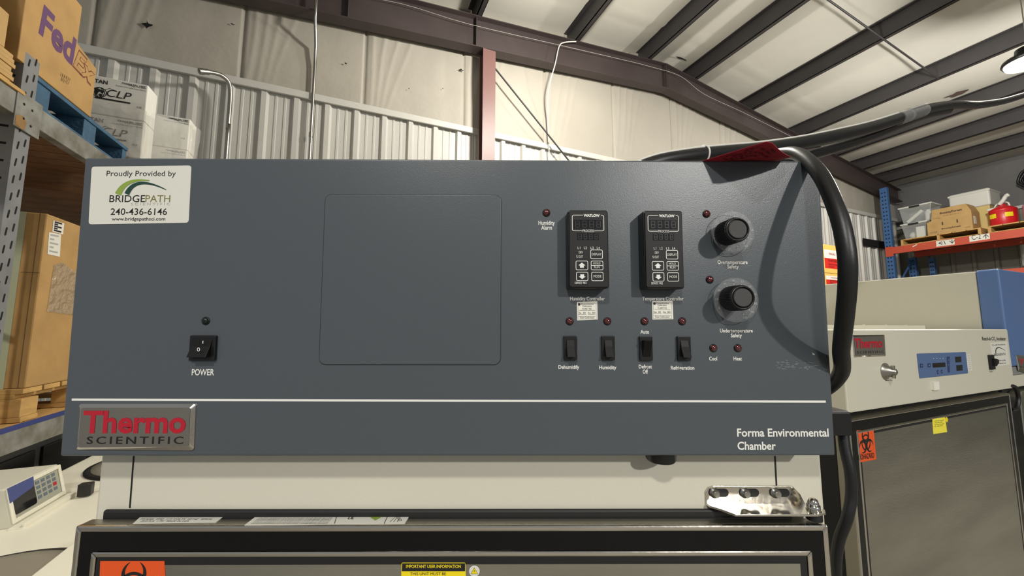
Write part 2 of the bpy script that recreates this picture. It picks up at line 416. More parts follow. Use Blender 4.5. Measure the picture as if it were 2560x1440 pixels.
for px, py, w, h, m in ((1702, 146, .16, .02, hole_m), (2391, 236, .10, .16, mat('brown_patch', (92, 74, 66), .9))):
    F = FF(roofhit(px, py, .165), UD, VD)
    struct(MB(F).flat([(w*(.7+.3*math.sin(k*2.3))*math.cos(k*PI/5), h*(.7+.3*math.cos(k*1.7))*math.sin(k*PI/5)) for k in range(10)], 0).build('trim_patch', m, bpy.data.objects['ceiling']))
# lamps of the hall
def high_bay(p, label):
    t = thing('high_bay_lamp', p, label, 'lamp', 'high bay lamps')
    F = Matrix.Translation(p)
    MB(F).lathe([(.19, -.02), (.2, .0), (.19, .03), (.1, .06), (.09, .14), (.03, .16)], 28).build('lamp_housing', black, t)
    MB(F).lathe([(.17, -.045), (.18, -.02)], 28).build('lamp_lens', lamp_glow, t)
    MB(F).tube([(0, 0, .16), (0, 0, ztop((FB.inverted() @ p).x) - p.z + .1)], .006, 6).build('hanging_rod', zinc, t)
high_bay(LAMP_KEY, 'round high bay lamp hanging behind the photographer')
high_bay(LAMP_TOP, 'round high bay lamp over the brown column, just above the picture')
high_bay(LAMP_RIGHT, 'round high bay lamp glowing at the upper right edge')
high_bay(LAMP_AISLE, 'round high bay lamp over the aisle near the chamber')
# ================================================================ the environmental chamber
PC = Vector((-.0720, .48, .0283)); TL = math.radians(1.693); PW, PH = .9523, .3746
FP = FF(PC, (1, .0003, .0005), (0, -math.sin(TL), math.cos(TL)))          # control panel face
ch = thing('environmental_chamber', (-.062, .95, -H), 'big environmental chamber with slate control panel in the foreground', 'lab chamber')
YB, YD, ZDT = .534, .508, -.250
CX0, CX1 = -.548, .424
mb = MB(); mb.box(CX0, CX1, YB, 1.38, -1.74, .17)
cab = mb.build('cabinet', cream, ch, bev=.004)
FBd = FF((0, YB, 0), (1, 0, 0), (0, 0, 1))
for a, c in (((335, 1140), (325, 1270)), ((1937, 1140), (1941, 1215))):
    p, q = hit(FBd, *a), hit(FBd, *c); MB(FBd).strip([p, q], .0022, .0004).build('seam', black_ink, cab)
for x in (CX0+.08, CX1-.08):
    for y in (YB+.09, 1.30):
        F = Matrix.Translation((x, y, -H)); mb = MB(F); mb.tube([(-.018, 0, .05), (.018, 0, .05)], .05, 20); mb.box(-.03, .03, -.03, .03, .09, .135)
        mb.build('caster', black_m, ch)
mb = MB(FP); mb.box(-PW/2, PW/2, -PH/2, PH/2, -.047, 0)
pan = mb.build('control_panel', slate, ch, bev=.0025, seg=3)
A = [hit(FP, *p) for p in ((815, 487), (1253, 489), (1250, 911), (798, 911))]
poly = rrect(sum(A[i][0] for i in (0, 3))/2, sum(A[i][0] for i in (1, 2))/2, sum(A[i][1] for i in (2, 3))/2, sum(A[i][1] for i in (0, 1))/2, .008)
mb = MB(FP); mb.prism(poly, .0002, .0011)
acc = mb.build('access_cover', slate, ch, bev=.0008, seg=3)
MB(FP).strip(rrect(min(p[0] for p in poly)-.0005, max(p[0] for p in poly)+.0005, min(p[1] for p in poly)-.0005, max(p[1] for p in poly)+.0005, .0085), .0009, .0002, closed=True).build('groove', mat('groove', (34, 37, 40), .6), acc)
p, q = hit(FP, 180, 999), hit(FP, 2064, 1004)
MB(FP).strip([p, q], .0026, .0003).build('stripe', white_ink, pan)
for s, x0, x1, yt, yb, bo in [('Humidity', 1346, 1387, 552, 562, .02), ('Alarm', 1353, 1380, 564, 574, .02), ('Humidity Controller', 1425, 1512, 742, 751, .016), ('Temperature Controller', 1606, 1709, 742, 751, .016),
        ('Auto', 1601, 1623, 825, 834, .02), ('Dehumidify', 1396, 1448, 913, 922, .02), ('Humidity', 1498, 1541, 914, 923, .02), ('Defrost', 1597, 1630, 912, 921, .02), ('Off', 1607, 1620, 924, 934, .02),
        ('Refrigeration', 1677, 1736, 915, 924, .02), ('Cool', 1773, 1793, 892, 901, .02), ('Heat', 1834, 1855, 892, 901, .02), ('Overtemperature', 1794, 1869, 651, 660, .02), ('Safety', 1818, 1847, 662, 671, .02),
        ('Undertemperature', 1800, 1882, 822, 831, .02), ('Safety', 1827, 1855, 834, 843, .02), ('POWER', 479, 535, 923, 938, .015), ('Forma Environmental', 1843, 2072, 1072, 1091, .022), ('Chamber', 1844, 1940, 1105, 1124, .022)]:
    lettering(pan, FP, s, x0, x1, yt, yb, white_ink, bold=bo)
# scuffs left on the paint
mb = MB(FP); random.seed(3)
for k in range(60):
    x = random.uniform(1938, 2062); y = random.choice([random.gauss(909, 4), random.gauss(919, 4), random.uniform(904, 926)]); L = random.uniform(2, 10)
    p, q = hit(FP, x, y), hit(FP, x+L, y+random.uniform(-1, 1)); mb.strip([p, q], random.uniform(.0002, .0007), .0003)
mb.build('scuff_marks', mat('scuff', (122, 127, 128), .7), pan)
mb = MB(FP); mb.flat(quadpts(FP, [(2030, 881), (2036, 885), (2037, 888), (2031, 887)]), .0003); mb.build('paint_chip', grey_ink, pan)

# round pilot lights
def pilot(px, py, r, m, label):
    a, c = hit(FP, px, py); F = FP @ Matrix.Translation((a, c, 0))
    rim = MB(F).lathe([(r*1.16, 0), (r*1.16, .0008), (r*1.0, .0012)], 24).build('indicator_lamp', black, ch, label=label)
    MB(F).lathe([(r*math.cos(t), .001 + r*.75*math.sin(t)) for t in [k*PI/2/7*.98 for k in range(8)]], 24).build('lens', m, rim)
for px, py in [(1366, 532), (1424, 803), (1518, 803), (1611, 803), (1705, 803), (1766, 535), (1774, 699), (1783, 870), (1844, 870)]: pilot(px, py, .0043, lens_red, None)
pilot(515, 802, .0044, lens_dk, 'dark green unlit pilot lamp')
# rocker switches
def rocker(x0, x1, y0, y1, up, power=False):
    (a0, c1), (a1, c0) = hit(FP, x0, y0), hit(FP, x1, y1); w = a1-a0; h = c1-c0; m = (a0+a1)/2; c = (c0+c1)/2
    o = MB(FP).prism(rrect(a0, a1, c0, c1, .0015, 3), 0, .004).build('rocker_switch', black, ch, bev=.0008)
    r = w*.30 if not power else w*.36; hh = h*.34
    z = .0045
    if up: pr = [(-hh, z), (-hh, z+.001), (-hh*.2, z+.003), (hh, z+.0095), (hh, z)]
    else: pr = [(-hh, z), (-hh, z+.0095), (hh*.2, z+.003), (hh, z+.001), (hh, z)]
    F2 = FP @ Matrix.Translation((m, c, 0)) @ FF((0, 0, 0), (0, 1, 0), (0, 0, 1)).to_4x4()      # local x = up, y = out, z = right
    MB(F2).prism([(p[0], p[1]-.001) for p in pr], -r, r).build('rocker', mat('rocker_black', (15, 15, 16), .5, spec=.25), o, bev=.0006)
    fr = MB(FP); P = rrect(m-w*.38, m+w*.38, c-h*.40, c+h*.40, .0015, 3); fr.strip(P, .0006, .0043, closed=True); fr.build('bezel', dkgrey, o)
    return o
for x0, x1, y0, y1, up in [(1408, 1442, 839, 900, 0), (1502, 1536, 839, 900, 0), (1596, 1630, 840, 901, 1), (1690, 1725, 840, 901, 0)]: rocker(x0, x1, y0, y1, up)
pw = rocker(481, 542, 838, 901, 0, True)
mb = MB(FP); text_px(mb, FP, 'I', 506, 508, 852, 859, n=.0090); mb.strip(quadpts(FP, [(502+3*math.cos(t), 873+4*math.sin(t)) for t in [k*PI/8 for k in range(16)]], .0105), .0007, .0140, closed=True)
mb.build('lettering', white_ink, pw)

# the two process controllers
PD1 = .022
def controller(x0, x1, y0, y1, label):
    (a0, c1), (a1, c0) = hit(FP, x0, y0, PD1), hit(FP, x1, y1, PD1); m = (a0+a1)/2; c = (c0+c1)/2; w, h = a1-a0, c1-c0
    F = FP @ Matrix.Translation((m, c, PD1))
    o = MB(F).prism(rrect(-w/2-.0015, w/2+.0015, -h/2-.0015, h/2+.0015, .003, 4), -PD1, -.002).build('process_controller', black, ch, bev=.0012, label=label)
    fp = MB(F).prism(rrect(-w/2, w/2, -h/2, h/2, .0025, 4), -.002, 0).build('face_plate', dkgrey, o, bev=.0005)
    def T(px, py): return (px-1475)/104*w, -(py-622)/192*h           # picture of the first controller's face
    def bx(X0, X1, Y0, Y1): p, q = T(X0, Y0), T(X1, Y1); return p[0], q[0], q[1], p[1]
    t = .0003; lw = .0007
    for X0, X1, Y0, Y1 in ((1435, 1512, 549, 571), (1444, 1503, 583, 600)):
        b = bx(X0, X1, Y0, Y1); wd = MB(F).flat([(b[0], b[2]), (b[1], b[2]), (b[1], b[3]), (b[0], b[3])], t).build('display_window', lcd, o)
        sg = MB(F); n = 4; cw = (b[1]-b[0])/n; hh = (b[3]-b[2])
        for k in range(n):
            xa, xb, ya, ym, yb = b[0]+cw*(k+.25), b[0]+cw*(k+.78), b[2]+hh*.14, b[2]+hh*.5, b[2]+hh*.86
            for P in ([(xa, ya), (xb, ya)], [(xa, ym), (xb, ym)], [(xa, yb), (xb, yb)], [(xa, ya), (xa, yb)], [(xb, ya), (xb, yb)]): sg.strip(P, .0006, t+.0002)
        SG.append(sg.build('unlit_digits', seg_m, o))
    ink = MB(F)
    b = bx(1431, 1517, 537, 577); P = rrect(*b, .002, 4)
    i0 = 5; ink.strip([(T(1490, 577)[0], b[2]), (b[1]-.002, b[2])] + [(b[1]-.002+.002*math.sin(q), b[2]+.002-.002*math.cos(q)) for q in (.4, .8, 1.2, 1.57)] + [(b[1], b[3]-.002)] + [(b[1]-.002+.002*math.cos(q), b[3]-.002+.002*math.sin(q)) for q in (.4, .8, 1.2, 1.57)] + [(T(1509, 537)[0], b[3])], lw, t)
    ink.strip([(T(1458, 577)[0], b[2]), (b[0]+.002, b[2])] + [(b[0]+.002-.002*math.sin(q), b[2]+.002-.002*math.cos(q)) for q in (.4, .8, 1.2, 1.57)] + [(b[0], b[3]-.002)] + [(b[0]+.002-.002*math.cos(q), b[3]-.002+.002*math.sin(q)) for q in (.4, .8, 1.2, 1.57)] + [(T(1460, 537)[0], b[3])], lw, t)
    for s, X0, X1, Y0, Y1, bo in (('WATLOW', 1462, 1506, 535, 541, .05), ('PROCESS', 1459, 1489, 574, 580, 0), ('L1', 1445, 1452, 617, 623, 0), ('L2', 1462, 1470, 617, 623, 0), ('L3', 1480, 1488, 617, 623, 0), ('L4', 1497, 1505, 617, 623, 0),
            ('DEV', 1448, 1459, 628, 634, 0), ('% OUT', 1441, 1459, 639, 645, 0), ('DISPLAY', 1483, 1509, 633, 639, 0), ('HOLD', 1487, 1506, 656, 661, 0), ('RUN', 1489, 1504, 666, 671, 0), ('MODE', 1487, 1508, 688, 694, 0), ('SERIES 982', 1436, 1468, 705, 710, 0)):
        q = bx(X0, X1, Y0, Y1); text_into(ink, F, s, q[0], q[2], q[1]-q[0], q[3]-q[2], t+.0002, bold=bo)
    ink.build('lettering', white_ink, o)
    for nm, X0, X1, Y0, Y1 in (('display_button', 1480, 1512, 625, 647), ('up_button', 1440, 1472, 653, 675), ('down_button', 1441, 1472, 681, 702), ('hold_button', 1481, 1513, 653, 675), ('mode_button', 1482, 1513, 681, 702)):
        q = bx(X0, X1, Y0, Y1); k = MB(F); k.strip(rrect(*q, .0015, 3), lw, t, closed=True)
        mx, my, W2, H2 = (q[0]+q[1])/2, (q[2]+q[3])/2, (q[1]-q[0])*.30, (q[3]-q[2])*.32
        s = 1 if 'up' in nm else -1
        if 'up' in nm or 'down' in nm: k.flat([(mx-W2, my), (mx, my+s*H2), (mx+W2, my), (mx+W2*.55, my), (mx+W2*.55, my-s*H2*.8), (mx-W2*.55, my-s*H2*.8), (mx-W2*.55, my)], t)
        if 'hold' in nm: k.strip([(q[0], my), (q[1], my)], lw, t)
        k.build(nm, white_ink, o)
SG = []
controller(1423, 1521, 527, 718, 'humidity controller with white lettering')
controller(1612, 1710, 528, 719, 'temperature controller with white lettering')

# safety dials
def dial(dx, dy, dr, kx, ky, label, a0):
    n0, n1 = .006, .034
    a, c = hit(FP, dx, dy, n0); r = hit(FP, dx+dr, dy, n0)[0]-a
    k1 = hit(FP, kx, ky, n1); F = FP @ Matrix.Translation((k1[0], k1[1], 0)); Fd = FP @ Matrix.Translation((a, c, 0))
    o = MB(F).lathe([(.004, 0), (.004, n0+.001)], 16).build('safety_dial', black, ch, label=label)
    MB(Fd).lathe([(r, n0), (r, n0+.0014), (r*.93, n0+.0022)], 48).build('clear_disc', clear, o)
    MB(Fd).strip(circ(0, 0, r*.985, 56), .0007, n0+.0024, closed=True).build('disc_edge', mat('disc_edge', (120, 122, 122), .2), o)
    mk = MB(Fd)
    for i in range(11):
        t = a0 - i*math.radians(27); lab = str(5+10*i)
        x, y = r*.72*math.cos(t), r*.72*math.sin(t); mk.flat(circ(x, y, .0007, 10), n0+.0026)
        if i < 10: t2 = t-math.radians(13.5); mk.flat(circ(r*.72*math.cos(t2), r*.72*math.sin(t2), .0004, 8), n0+.0026)
        wd = .0018*len(lab); text_into(mk, Fd, lab, r*.88*math.cos(t)-wd/2, r*.88*math.sin(t)-.0011, wd, .0024, n0+.0026)
    mk.build('dial_marks', grey_ink, o)
    K = []; R = .0148
    for i in range(96): K.append(((R+(.0006 if i % 2 else -.0003))*math.cos(2*PI*i/96), (R+(.0006 if i % 2 else -.0003))*math.sin(2*PI*i/96)))
    mb = MB(F); mb.prism(K, n0+.003, n1-.002); mb.lathe([(R*.99, n1-.002), (R*.93, n1), (R*.86, n1), (R*.82, n1-.002)], 48)
    kn = mb.build('knob', black, o)
    MB(F).lathe([(R*.74, n1-.003), (R*.74, n1-.0004), (R*.70, n1)], 40).build('knob_cap', knobtop, o)
dial(1831, 580, 53, 1845, 573, 'overtemperature safety dial', math.radians(112))
dial(1838, 750, 55, 1858, 744, 'undertemperature safety dial', math.radians(205))

# stickers
def sheet(name, F, pts, m, parent, n0=0, t=.0004, label=None, r=0, origin=None):
    P = quadpts(F, pts)
    if r: 
        xs = [p[0] for p in P]; ys = [p[1] for p in P]
        Q = []
        for i in range(len(P)):
            p = Vector(P[i]); a = (Vector(P[i-1])-p).normalized(); b = (Vector(P[(i+1) % len(P)])-p).normalized()
            for k in range(5): s = k/4; Q.append(tuple(p + a*r*(1-s)**2 + b*r*s**2))
        P = Q
    return MB(F).prism(P, n0, n0+t).build(name, m, parent, label=label)
def arc_band(mb, F, xa, ya, xm, ym, xb, yb, wa, wb, n=.0008):
    A, Mid, Bp = [Vector(hit(F, *p)) for p in ((xa, ya), (xm, ym), (xb, yb))]
    C = 2*Mid - (A+Bp)/2; U = []; L = []
    k = 18
    for i in range(k+1):
        t = i/k; p = A*(1-t)**2 + 2*C*t*(1-t) + Bp*t*t; U.append((p.x, p.y)); w = wa*(1-t)+wb*t
        d = (2*(1-t)*(C-A)+2*t*(Bp-C)).normalized(); L.append((p.x+d.y*w, p.y-d.x*w))
    mb.add([(x, y, n) for x, y in U] + [(x, y, n) for x, y in L], [(i, k+1+i, k+2+i, i+1) for i in range(k)], False, F)
bp = sheet('sticker', FP, [(230, 417), (479, 414), (472, 557), (222, 561)], label_white, ch, r=.004, label='white supplier sticker with green arc logo')
for s, x0, x1, yt, yb, m, bo, sp in (('Proudly Provided by', 266, 439, 427, 440, black_ink, .0, 1), ('BRIDGE', 273, 362, 488, 505, black_ink, .004, 1), ('PATH', 363, 425, 488, 505, mat('olive_ink', (120, 116, 60), .6), 0, 1), ('SCIENTIFIC', 327, 425, 507, 513, grey_ink, 0, 1.5),
        ('240-436-6146', 276, 417, 521, 537, black_ink, .004, 1), ('www.bridgepathsci.com', 279, 413, 543, 551, black_ink, .008, 1)):
    lettering(bp, FP, s, x0, x1, yt, yb, m, n=.0006, bold=bo, space=sp)
mb = MB(FP); arc_band(mb, FP, 289, 483, 322, 453, 375, 451, .0085, .001); mb.build('logo_arc', green1, bp)
mb = MB(FP); arc_band(mb, FP, 313, 483, 352, 455, 417, 474, .0065, .0008, .0010); mb.build('logo_arc', green2, bp)
bo_ = None
def badge(parent, F, outer, inner, th, sc, scale=1):
    P = quadpts(F, outer); Q = quadpts(F, inner, .0045*scale)
    def rnd(P, r):
        R_ = []
        for i in range(4):
            p = Vector(P[i]); a = (Vector(P[i-1])-p).normalized(); b = (Vector(P[(i+1) % 4])-p).normalized()
            for k in range(5): s = k/4; R_.append(p + a*r*(1-s)**2 + b*r*s**2)
        return R_
    PO = rnd(P, .004*scale); QI = rnd(Q, .003*scale); n = len(PO); h = .0045*scale
    mb = MB(F); v = [(p.x, p.y, 0) for p in PO] + [(p.x, p.y, h*.35) for p in PO] + [(p.x, p.y, h) for p in QI]
    f = [(i, n+i, n+(i+1) % n, (i+1) % n) for i in range(n)] + [(n+i, 2*n+i, 2*n+(i+1) % n, n+(i+1) % n) for i in range(n)] + [list(range(2*n, 3*n))]
    bm = MB(F); bm.add(v, [tuple(reversed(x)) for x in f[:-1]] + [f[-1]])
    o = bm.build('name_badge', chrome, parent, label='silver name badge with red and black lettering')
    c = sum(QI, Vector((0, 0)))/n
    MB(F).flat([tuple(c+(p-c)*.985) for p in QI], h+.0002).build('badge_face', mat('badge_face', (168, 163, 152), .45, 1, bump=.04, bscale=300), o)
    mb = MB(F); text_px(mb, F, 'Thermo', *th, n=h+.0005, bold=.03); mb.build('lettering', red_ink, o)
    mb = MB(F); text_px(mb, F, 'SCIENTIFIC', *sc, n=h+.0005, space=1.35, bold=.006); mb.build('lettering', black_ink, o)
badge(ch, FP, [(201, 1009), (492, 1009), (487, 1125), (192, 1123)], [(201, 1019), (478, 1019), (474, 1117), (193, 1119)], (205, 463, 1029, 1081, 1081), (216, 457, 1092, 1110))
def calib(pts, x0, s2):
    o = sheet('calibration_sticker', FP, pts, label_paper, ch)
    x1 = pts[1][0]; y = pts[0][1]; mb = MB(FP)
    P = quadpts(FP, [(x0+3, y+3), (x1-3, y+3), (x1-2, y+43), (x0+3, y+43)]); mb.strip(P, .0003, .0006, closed=True)
    a, c = hit(FP, x0+6, y+6); mb.flat(circ(a, c, .0016, 14), .0006)
    for s, xa, xb, yy in ((' Quantitative', x0+11, x1-9, 7), ('Calibration', x0+14, x1-14, 12), (s2, x0+14, x1-14, 19), ('Date    2023', x0+5, x0+22, 29), ('Due   2024', x0+28, x1-5, 29), ('Date Calibrated', x0+8, x1-8, 41)):
        text_px(mb, FP, s.strip(), xa, xb, y+yy-4, y+yy, n=.0006)
    for yy, xa, xb in ((21, x0+5, x1-6), (31, x0+4, x0+24), (31, x0+28, x1-5), (36, x0+5, x1-5)):
        mb.strip([hit(FP, xa, y+yy), hit(FP, xb, y+yy)], .0003, .0006)
    mb.build('lettering', black_ink, o)
calib([(1442, 755), (1493, 753), (1494, 799), (1443, 801)], 1442, 'RH-4407-T-90G')
calib([(1630, 753), (1681, 752), (1683, 798), (1631, 799)], 1630, 'TC-4407-T-52')
F = Matrix.Translation(at(1652, 1141, .512) + Vector((0, 0, .006))); MB(F).lathe([(.017, -.011), (.019, -.008), (.019, .02)], 28).build('foot_knob', black, ch)

# the door
FD = FF((0, YD, 0), (1, 0, 0), (0, 0, 1))
X0, X1 = -.5425, .405; ZB = -1.70
mb = MB(); g = .012; mb.box(hit(FBd, 270, 1270)[0], X1-.03, YB-.007, YB-.001, ZB+.05, -.2405); gk = mb.build('door_gasket', black_m, ch, bev=.003)
mb = MB(); mb.box(X0, X1, YD+.001, YB-.0075, ZB, ZDT); door = mb.build('door', steel_flat, ch, bev=.003)
def ring(F, x0, x1, z0, z1, w, n0, n1, name, m, parent, bev=0):
    mb = MB(F)
    for P in ([(x0, z1), (x1, z1), (x1-w, z1-w), (x0+w, z1-w)], [(x1, z1), (x1, z0), (x1-w, z0+w), (x1-w, z1-w)], [(x1, z0), (x0, z0), (x0+w, z0+w), (x1-w, z0+w)], [(x0, z0), (x0, z1), (x0+w, z1-w), (x0+w, z0+w)]): mb.prism(P, n0, n1)
    return mb.build(name, m, parent, bev=bev)
ring(FD, X0, X1, ZB, ZDT, .0075, -.004, .0015, 'outer_trim', chrome, door, .0022)
ring(FD, X0+.0075, X1-.0075, ZB+.0075, ZDT-.0075, .0225, -.004, .0004, 'black_band', band_black, door)
ring(FD, X0+.0225, X1-.0225, ZB+.0225, ZDT-.0305, .0068, -.004, .0015, 'inner_trim', chrome, door, .002)
ring(FD, X0+.0293, X1-.0293, ZB+.0293, ZDT-.0373, .009, -.004, .0004, 'inner_gasket', black_m, door)
pl = MB(FD).prism(rrect(X0+.036, X1-.036, ZB+.04, ZDT-.0415, .006), -.003, .0002).build('steel_skin', steel, door)
FT = FF((0, 0, ZDT), (1, 0, 0), (0, 1, 0))
for pts, lab in (([(332, 1310), (350, 1294), (558, 1293), (540, 1307)], None), ([(611, 1314), (640, 1292), (1025, 1289), (1012, 1310)], None)):
    st = sheet('rating_label', FT, pts, label_white, door, t=.0005, n0=.0002)
    mb = MB(FT); x0, x1 = pts[0][0], pts[2][0]
    if x1 < 600:
        for k, s in enumerate(('MODEL 3940  115 VOLTS  60 HZ  SERIAL', '20.0 FLA  1 PH  MADE IN USA')): text_px(mb, FT, s, 350, 530-60*k, 1296+5*k, 1299+5*k, n=.0009)
    else:
        for k in range(5): text_px(mb, FT, 'CAUTION HAZARDOUS VOLTAGE DISCONNECT POWER BEFORE SERVICING', 646-5*k, 830-3*k, 1294+3.4*k, 1296+3.4*k, n=.0009)
        m4 = MB(FT); text_px(m4, FT, 'UL', 868, 884, 1293, 1298, n=.0009, bold=.03); m4.build('certification_mark', black_ink, st)
        m4 = MB(FT); m4.strip([hit(FT, 842, 1291), hit(FT, 836, 1311)], .0008, .0009); m4.build('divider_line', black_ink, st); m4 = MB(FT); m4.strip([hit(FT, 970, 1290), hit(FT, 960, 1311)], .0008, .0009); m4.build('divider_line', black_ink, st); m4 = MB(FT)
        for a in (0, 1, 2): m4.strip([hit(FT, 975+a*9, 1306), hit(FT, 990+a*5, 1293), hit(FT, 998+a*3, 1304)], .0008, .0009)
        m4.build('handwriting', black_ink, st)
        mb2 = MB(FT); mb2.flat(quadpts(FT, [(918, 1290), (962, 1290), (938, 1303)]), .0009); mb2.build('green_triangle', green1, st)
    mb.build('lettering', black_ink, st)
# biohazard symbol
def biohazard(mb, F, a, c, R, n, sx=1):
    for k in range(3):
        t = math.radians(90+120*k); ox, oy = R*.52*math.cos(t), R*.52*math.sin(t); P = []; Q = []
        for i in range(29):
            q = t + math.radians(22) + math.radians(316)*i/28; w = .21*math.sin(PI*i/28)**.8 + .005
            P.append((a+sx*(ox+R*.5*math.cos(q)), c+oy+R*.5*math.sin(q))); r2 = R*(.5-w); Q.append((a+sx*(ox+r2*math.cos(q)-0*R), c+oy+r2*math.sin(q)))
        mb.add([(x, y, n) for x, y in P] + [(x, y, n) for x, y in Q], [(i, i+1, 30+i, 29+i) for i in range(28)], False, F)
        P = []; Q = []
        for i in range(9):
            q = t + math.radians(-38 + 76*i/8); P.append((a+sx*R*.62*math.cos(q), c+R*.62*math.sin(q), n)); Q.append((a+sx*R*.50*math.cos(q), c+R*.50*math.sin(q), n))
        mb.add(P+Q, [(i, i+1, 10+i, 9+i) for i in range(8)], False, F)
    return mb
bs = sheet('biohazard_sticker', FD, [(252, 1402), (412, 1402), (422, 1600), (244, 1600)], label_orange, door, n0=.0003, label='orange biohazard sticker')
p = hit(FD, 333, 1470); mb = biohazard(MB(FD), FD, p[0], p[1], .031, .0009); mb.build('biohazard_symbol', black_ink, bs)
inf = sheet('information_sticker', FD, [(1004, 1406), (1164, 1406), (1166, 1560), (1002, 1560)], label_yellow, door, n0=.0003, r=.002)
MB(FD).flat(quadpts(FD, [(1006, 1407), (1163, 1407), (1163, 1427), (1005, 1427)]), .0009).build('header_band', black_ink, inf)
lettering(inf, FD, 'IMPORTANT USER INFORMATION', 1015, 1152, 1412, 1420, label_yellow, n=.0012, bold=.012)
lettering(inf, FD, 'THIS UNIT MUST BE', 1025, 1115, 1431, 1438, black_ink, n=.0012)
p = hit(FD, 1186, 1427); MB(FD).flat(circ(p[0], p[1], .0066, 28), .0006).build('warning_disc', label_white, door)
P = [(p[0]+.0048*math.cos(math.radians(90+120*k)), p[1]-.0006+.0048*math.sin(math.radians(90+120*k))) for k in range(3)]
wt = MB(FD).flat(P, .0009).build('warning_triangle', label_yellow, door)
mb = MB(FD); mb.strip(P, .0006, .0011, closed=True); mb.strip([(p[0], p[1]+.0016), (p[0], p[1]-.001)], .0006, .0011); mb.build('warning_mark', black_ink, wt if False else door)
# hinge bracket
FH = FF((0, YB-.0005, 0), (1, 0, 0), (0, 0, 1))
a, c = hit(FH, 1762, 1213), hit(FH, 2003, 1257)
hb = MB(FH).prism([(a[0], c[1]-.001), (c[0]+.004, c[1]-.001), (c[0]-.002, c[1]+.012), (c[0]-.012, a[1]), (a[0]+.010, a[1]), (a[0]+.004, a[1]-.002), (a[0], a[1]-.008)], 0, .0025).build('hinge_bracket', chrome, ch, bev=.0008)
ZH = c[1]; FZ = FF((0, 0, ZH), (1, 0, 0), (0, 1, 0))
P = [hit(FZ, x, y) for x, y in ((1838, 1286), (2045, 1286), (2064, 1282), (2062, 1274))]
P += [(P[3][0]-.012, YB-.01), (c[0]+.004, YB-.0007), (a[0], YB-.0007), hit(FZ, 1776, 1265), hit(FZ, 1800, 1272)]
MB(FZ).prism(P, -.0028, 0).build('hinge_plate', chrome, hb, bev=.0006)
for px in (1786, 1862, 1938):
    q = hit(FH, px, 1232, .0025); F = FH @ Matrix.Translation((q[0], q[1], .0025))
    MB(F).flat(rrect(-.008, .019, -.0052, .0052, .005), .0003).build('slot', dkgrey, hb)
    MB(F).lathe([(.0068, .0003), (.0068, .0012), (.0045, .0014), (.0045, .0058), (.0038, .0064)], 18).build('bolt', zinc, hb)
q = hit(FZ, 2034, 1274); F = Matrix.Translation((q[0], q[1], ZH))
MB(F).lathe([(.0085, 0), (.0085, .0015)] , 20).lathe([(.0075, .0015), (.0075, .006), (.0062, .0065), (.0062, .0085), (.005, .0125), (.0025, .0145)], 20).build('dome_nut', chrome, hb)
MB(F).lathe([(.009, -.012), (.009, -.003)], 20).build('pivot_bushing', black_m, hb)
q = at(2101, 1050, .525); mb = MB(Matrix.Translation(q)); mb.box(-.026, .006, -.012, .03, -.018, .014); mb.build('power_inlet', black, ch, bev=.003)

# cords, hose, tag
def cord(name, pts, r, m, label, cat, n=8, seg=16):
    S = spline([at(*p) if p[0] > 10 else Vector(p) for p in pts], n); mb = MB(); mb.tube(S, r, seg); return tag(mb.build(name, m), label, cat)
cord('power_cord', [(1880, 396, .60), (1930, 388, .56), (1990, 384, .50), (2046, 430, .45), (2092, 525, .415), (2115, 620, .402), (2119, 700, .405), (2112, 790, .425), (2103, 870, .455), (2098, 940, .495), (.437, .56, -.10), (.436, .66, -.13), (.425, .72, -.14)], .0086, rubber, 'thick black cord arching over the right edge of the slate panel', 'cord')
cord('power_cord', [(2106, 1060, .53), (2112, 1120, .525), (2125, 1180, .52), (2128, 1240, .52), (2118, 1295, .52), (2098, 1350, .53), (2090, 1410, .54), (2094, 1500, .56)], .0064, rubber, 'thinner black cord hanging down beside the chamber door', 'cord')
HP = [(1440, 524, .64), (1540, 452, .60), (1630, 411, .59), (1720, 393, .60), (1800, 384, .62), (1900, 374, .66), (2000, 359, .70), (2100, 338, .74), (2180, 318, .80), (2260, 292, .88), (2320, 272, .96), (2390, 262, 1.08), (2450, 262, 1.25), (2520, 250, 1.5), (2600, 225, 1.9)]
cord('rubber_hose', HP, .0128, rubber, 'long black rubber hose slanting up to the right behind the slate panel', 'hose')
cord('rubber_hose', [(1640, 500, .68), (1760, 440, .68), (1880, 410, .70), (1985, 398, .72), (2040, 384, .74), (2110, 364, .78), (2180, 340, .84), (2250, 312, .9), (2310, 289, .97), (2370, 276, 1.06)], .0105, rubber, 'second black hose running just below the longer one', 'hose')
cord('white_cable', [(x, y - 12.2/Y, Y-.004) for x, y, Y in HP[1:11]], .0026, label_white, 'thin white cable lying along the top of the black hose', 'cable', seg=8)
mb = MB()
for pa, pb in (((2243, 298, .865), (2268, 289, .89)), ((2268, 289, .885), (2305, 277, .94))): mb.tube([at(*pa), at(*pb)], .0165, 16)
tag(mb.build('clear_tape', mat('clear_tape', (190, 192, 190), .15, spec=.8, alpha=.35)), 'clear tape wrapped around the black hoses', 'tape')
mb = MB(); q = at(1757, 388, .61); dv = (at(1790, 384, .618)-q).normalized()
P = [q + (Vector((0, 0, 1))*math.cos(t) + dv.cross(Vector((0, 0, 1)))*math.sin(t))*.0152 for t in [2*PI*k/24 for k in range(25)]]; mb.tube(P, .0016, 6)
tag(mb.build('cable_tie', label_white), 'white cable tie around the black hose left of the red tag', 'cable tie')
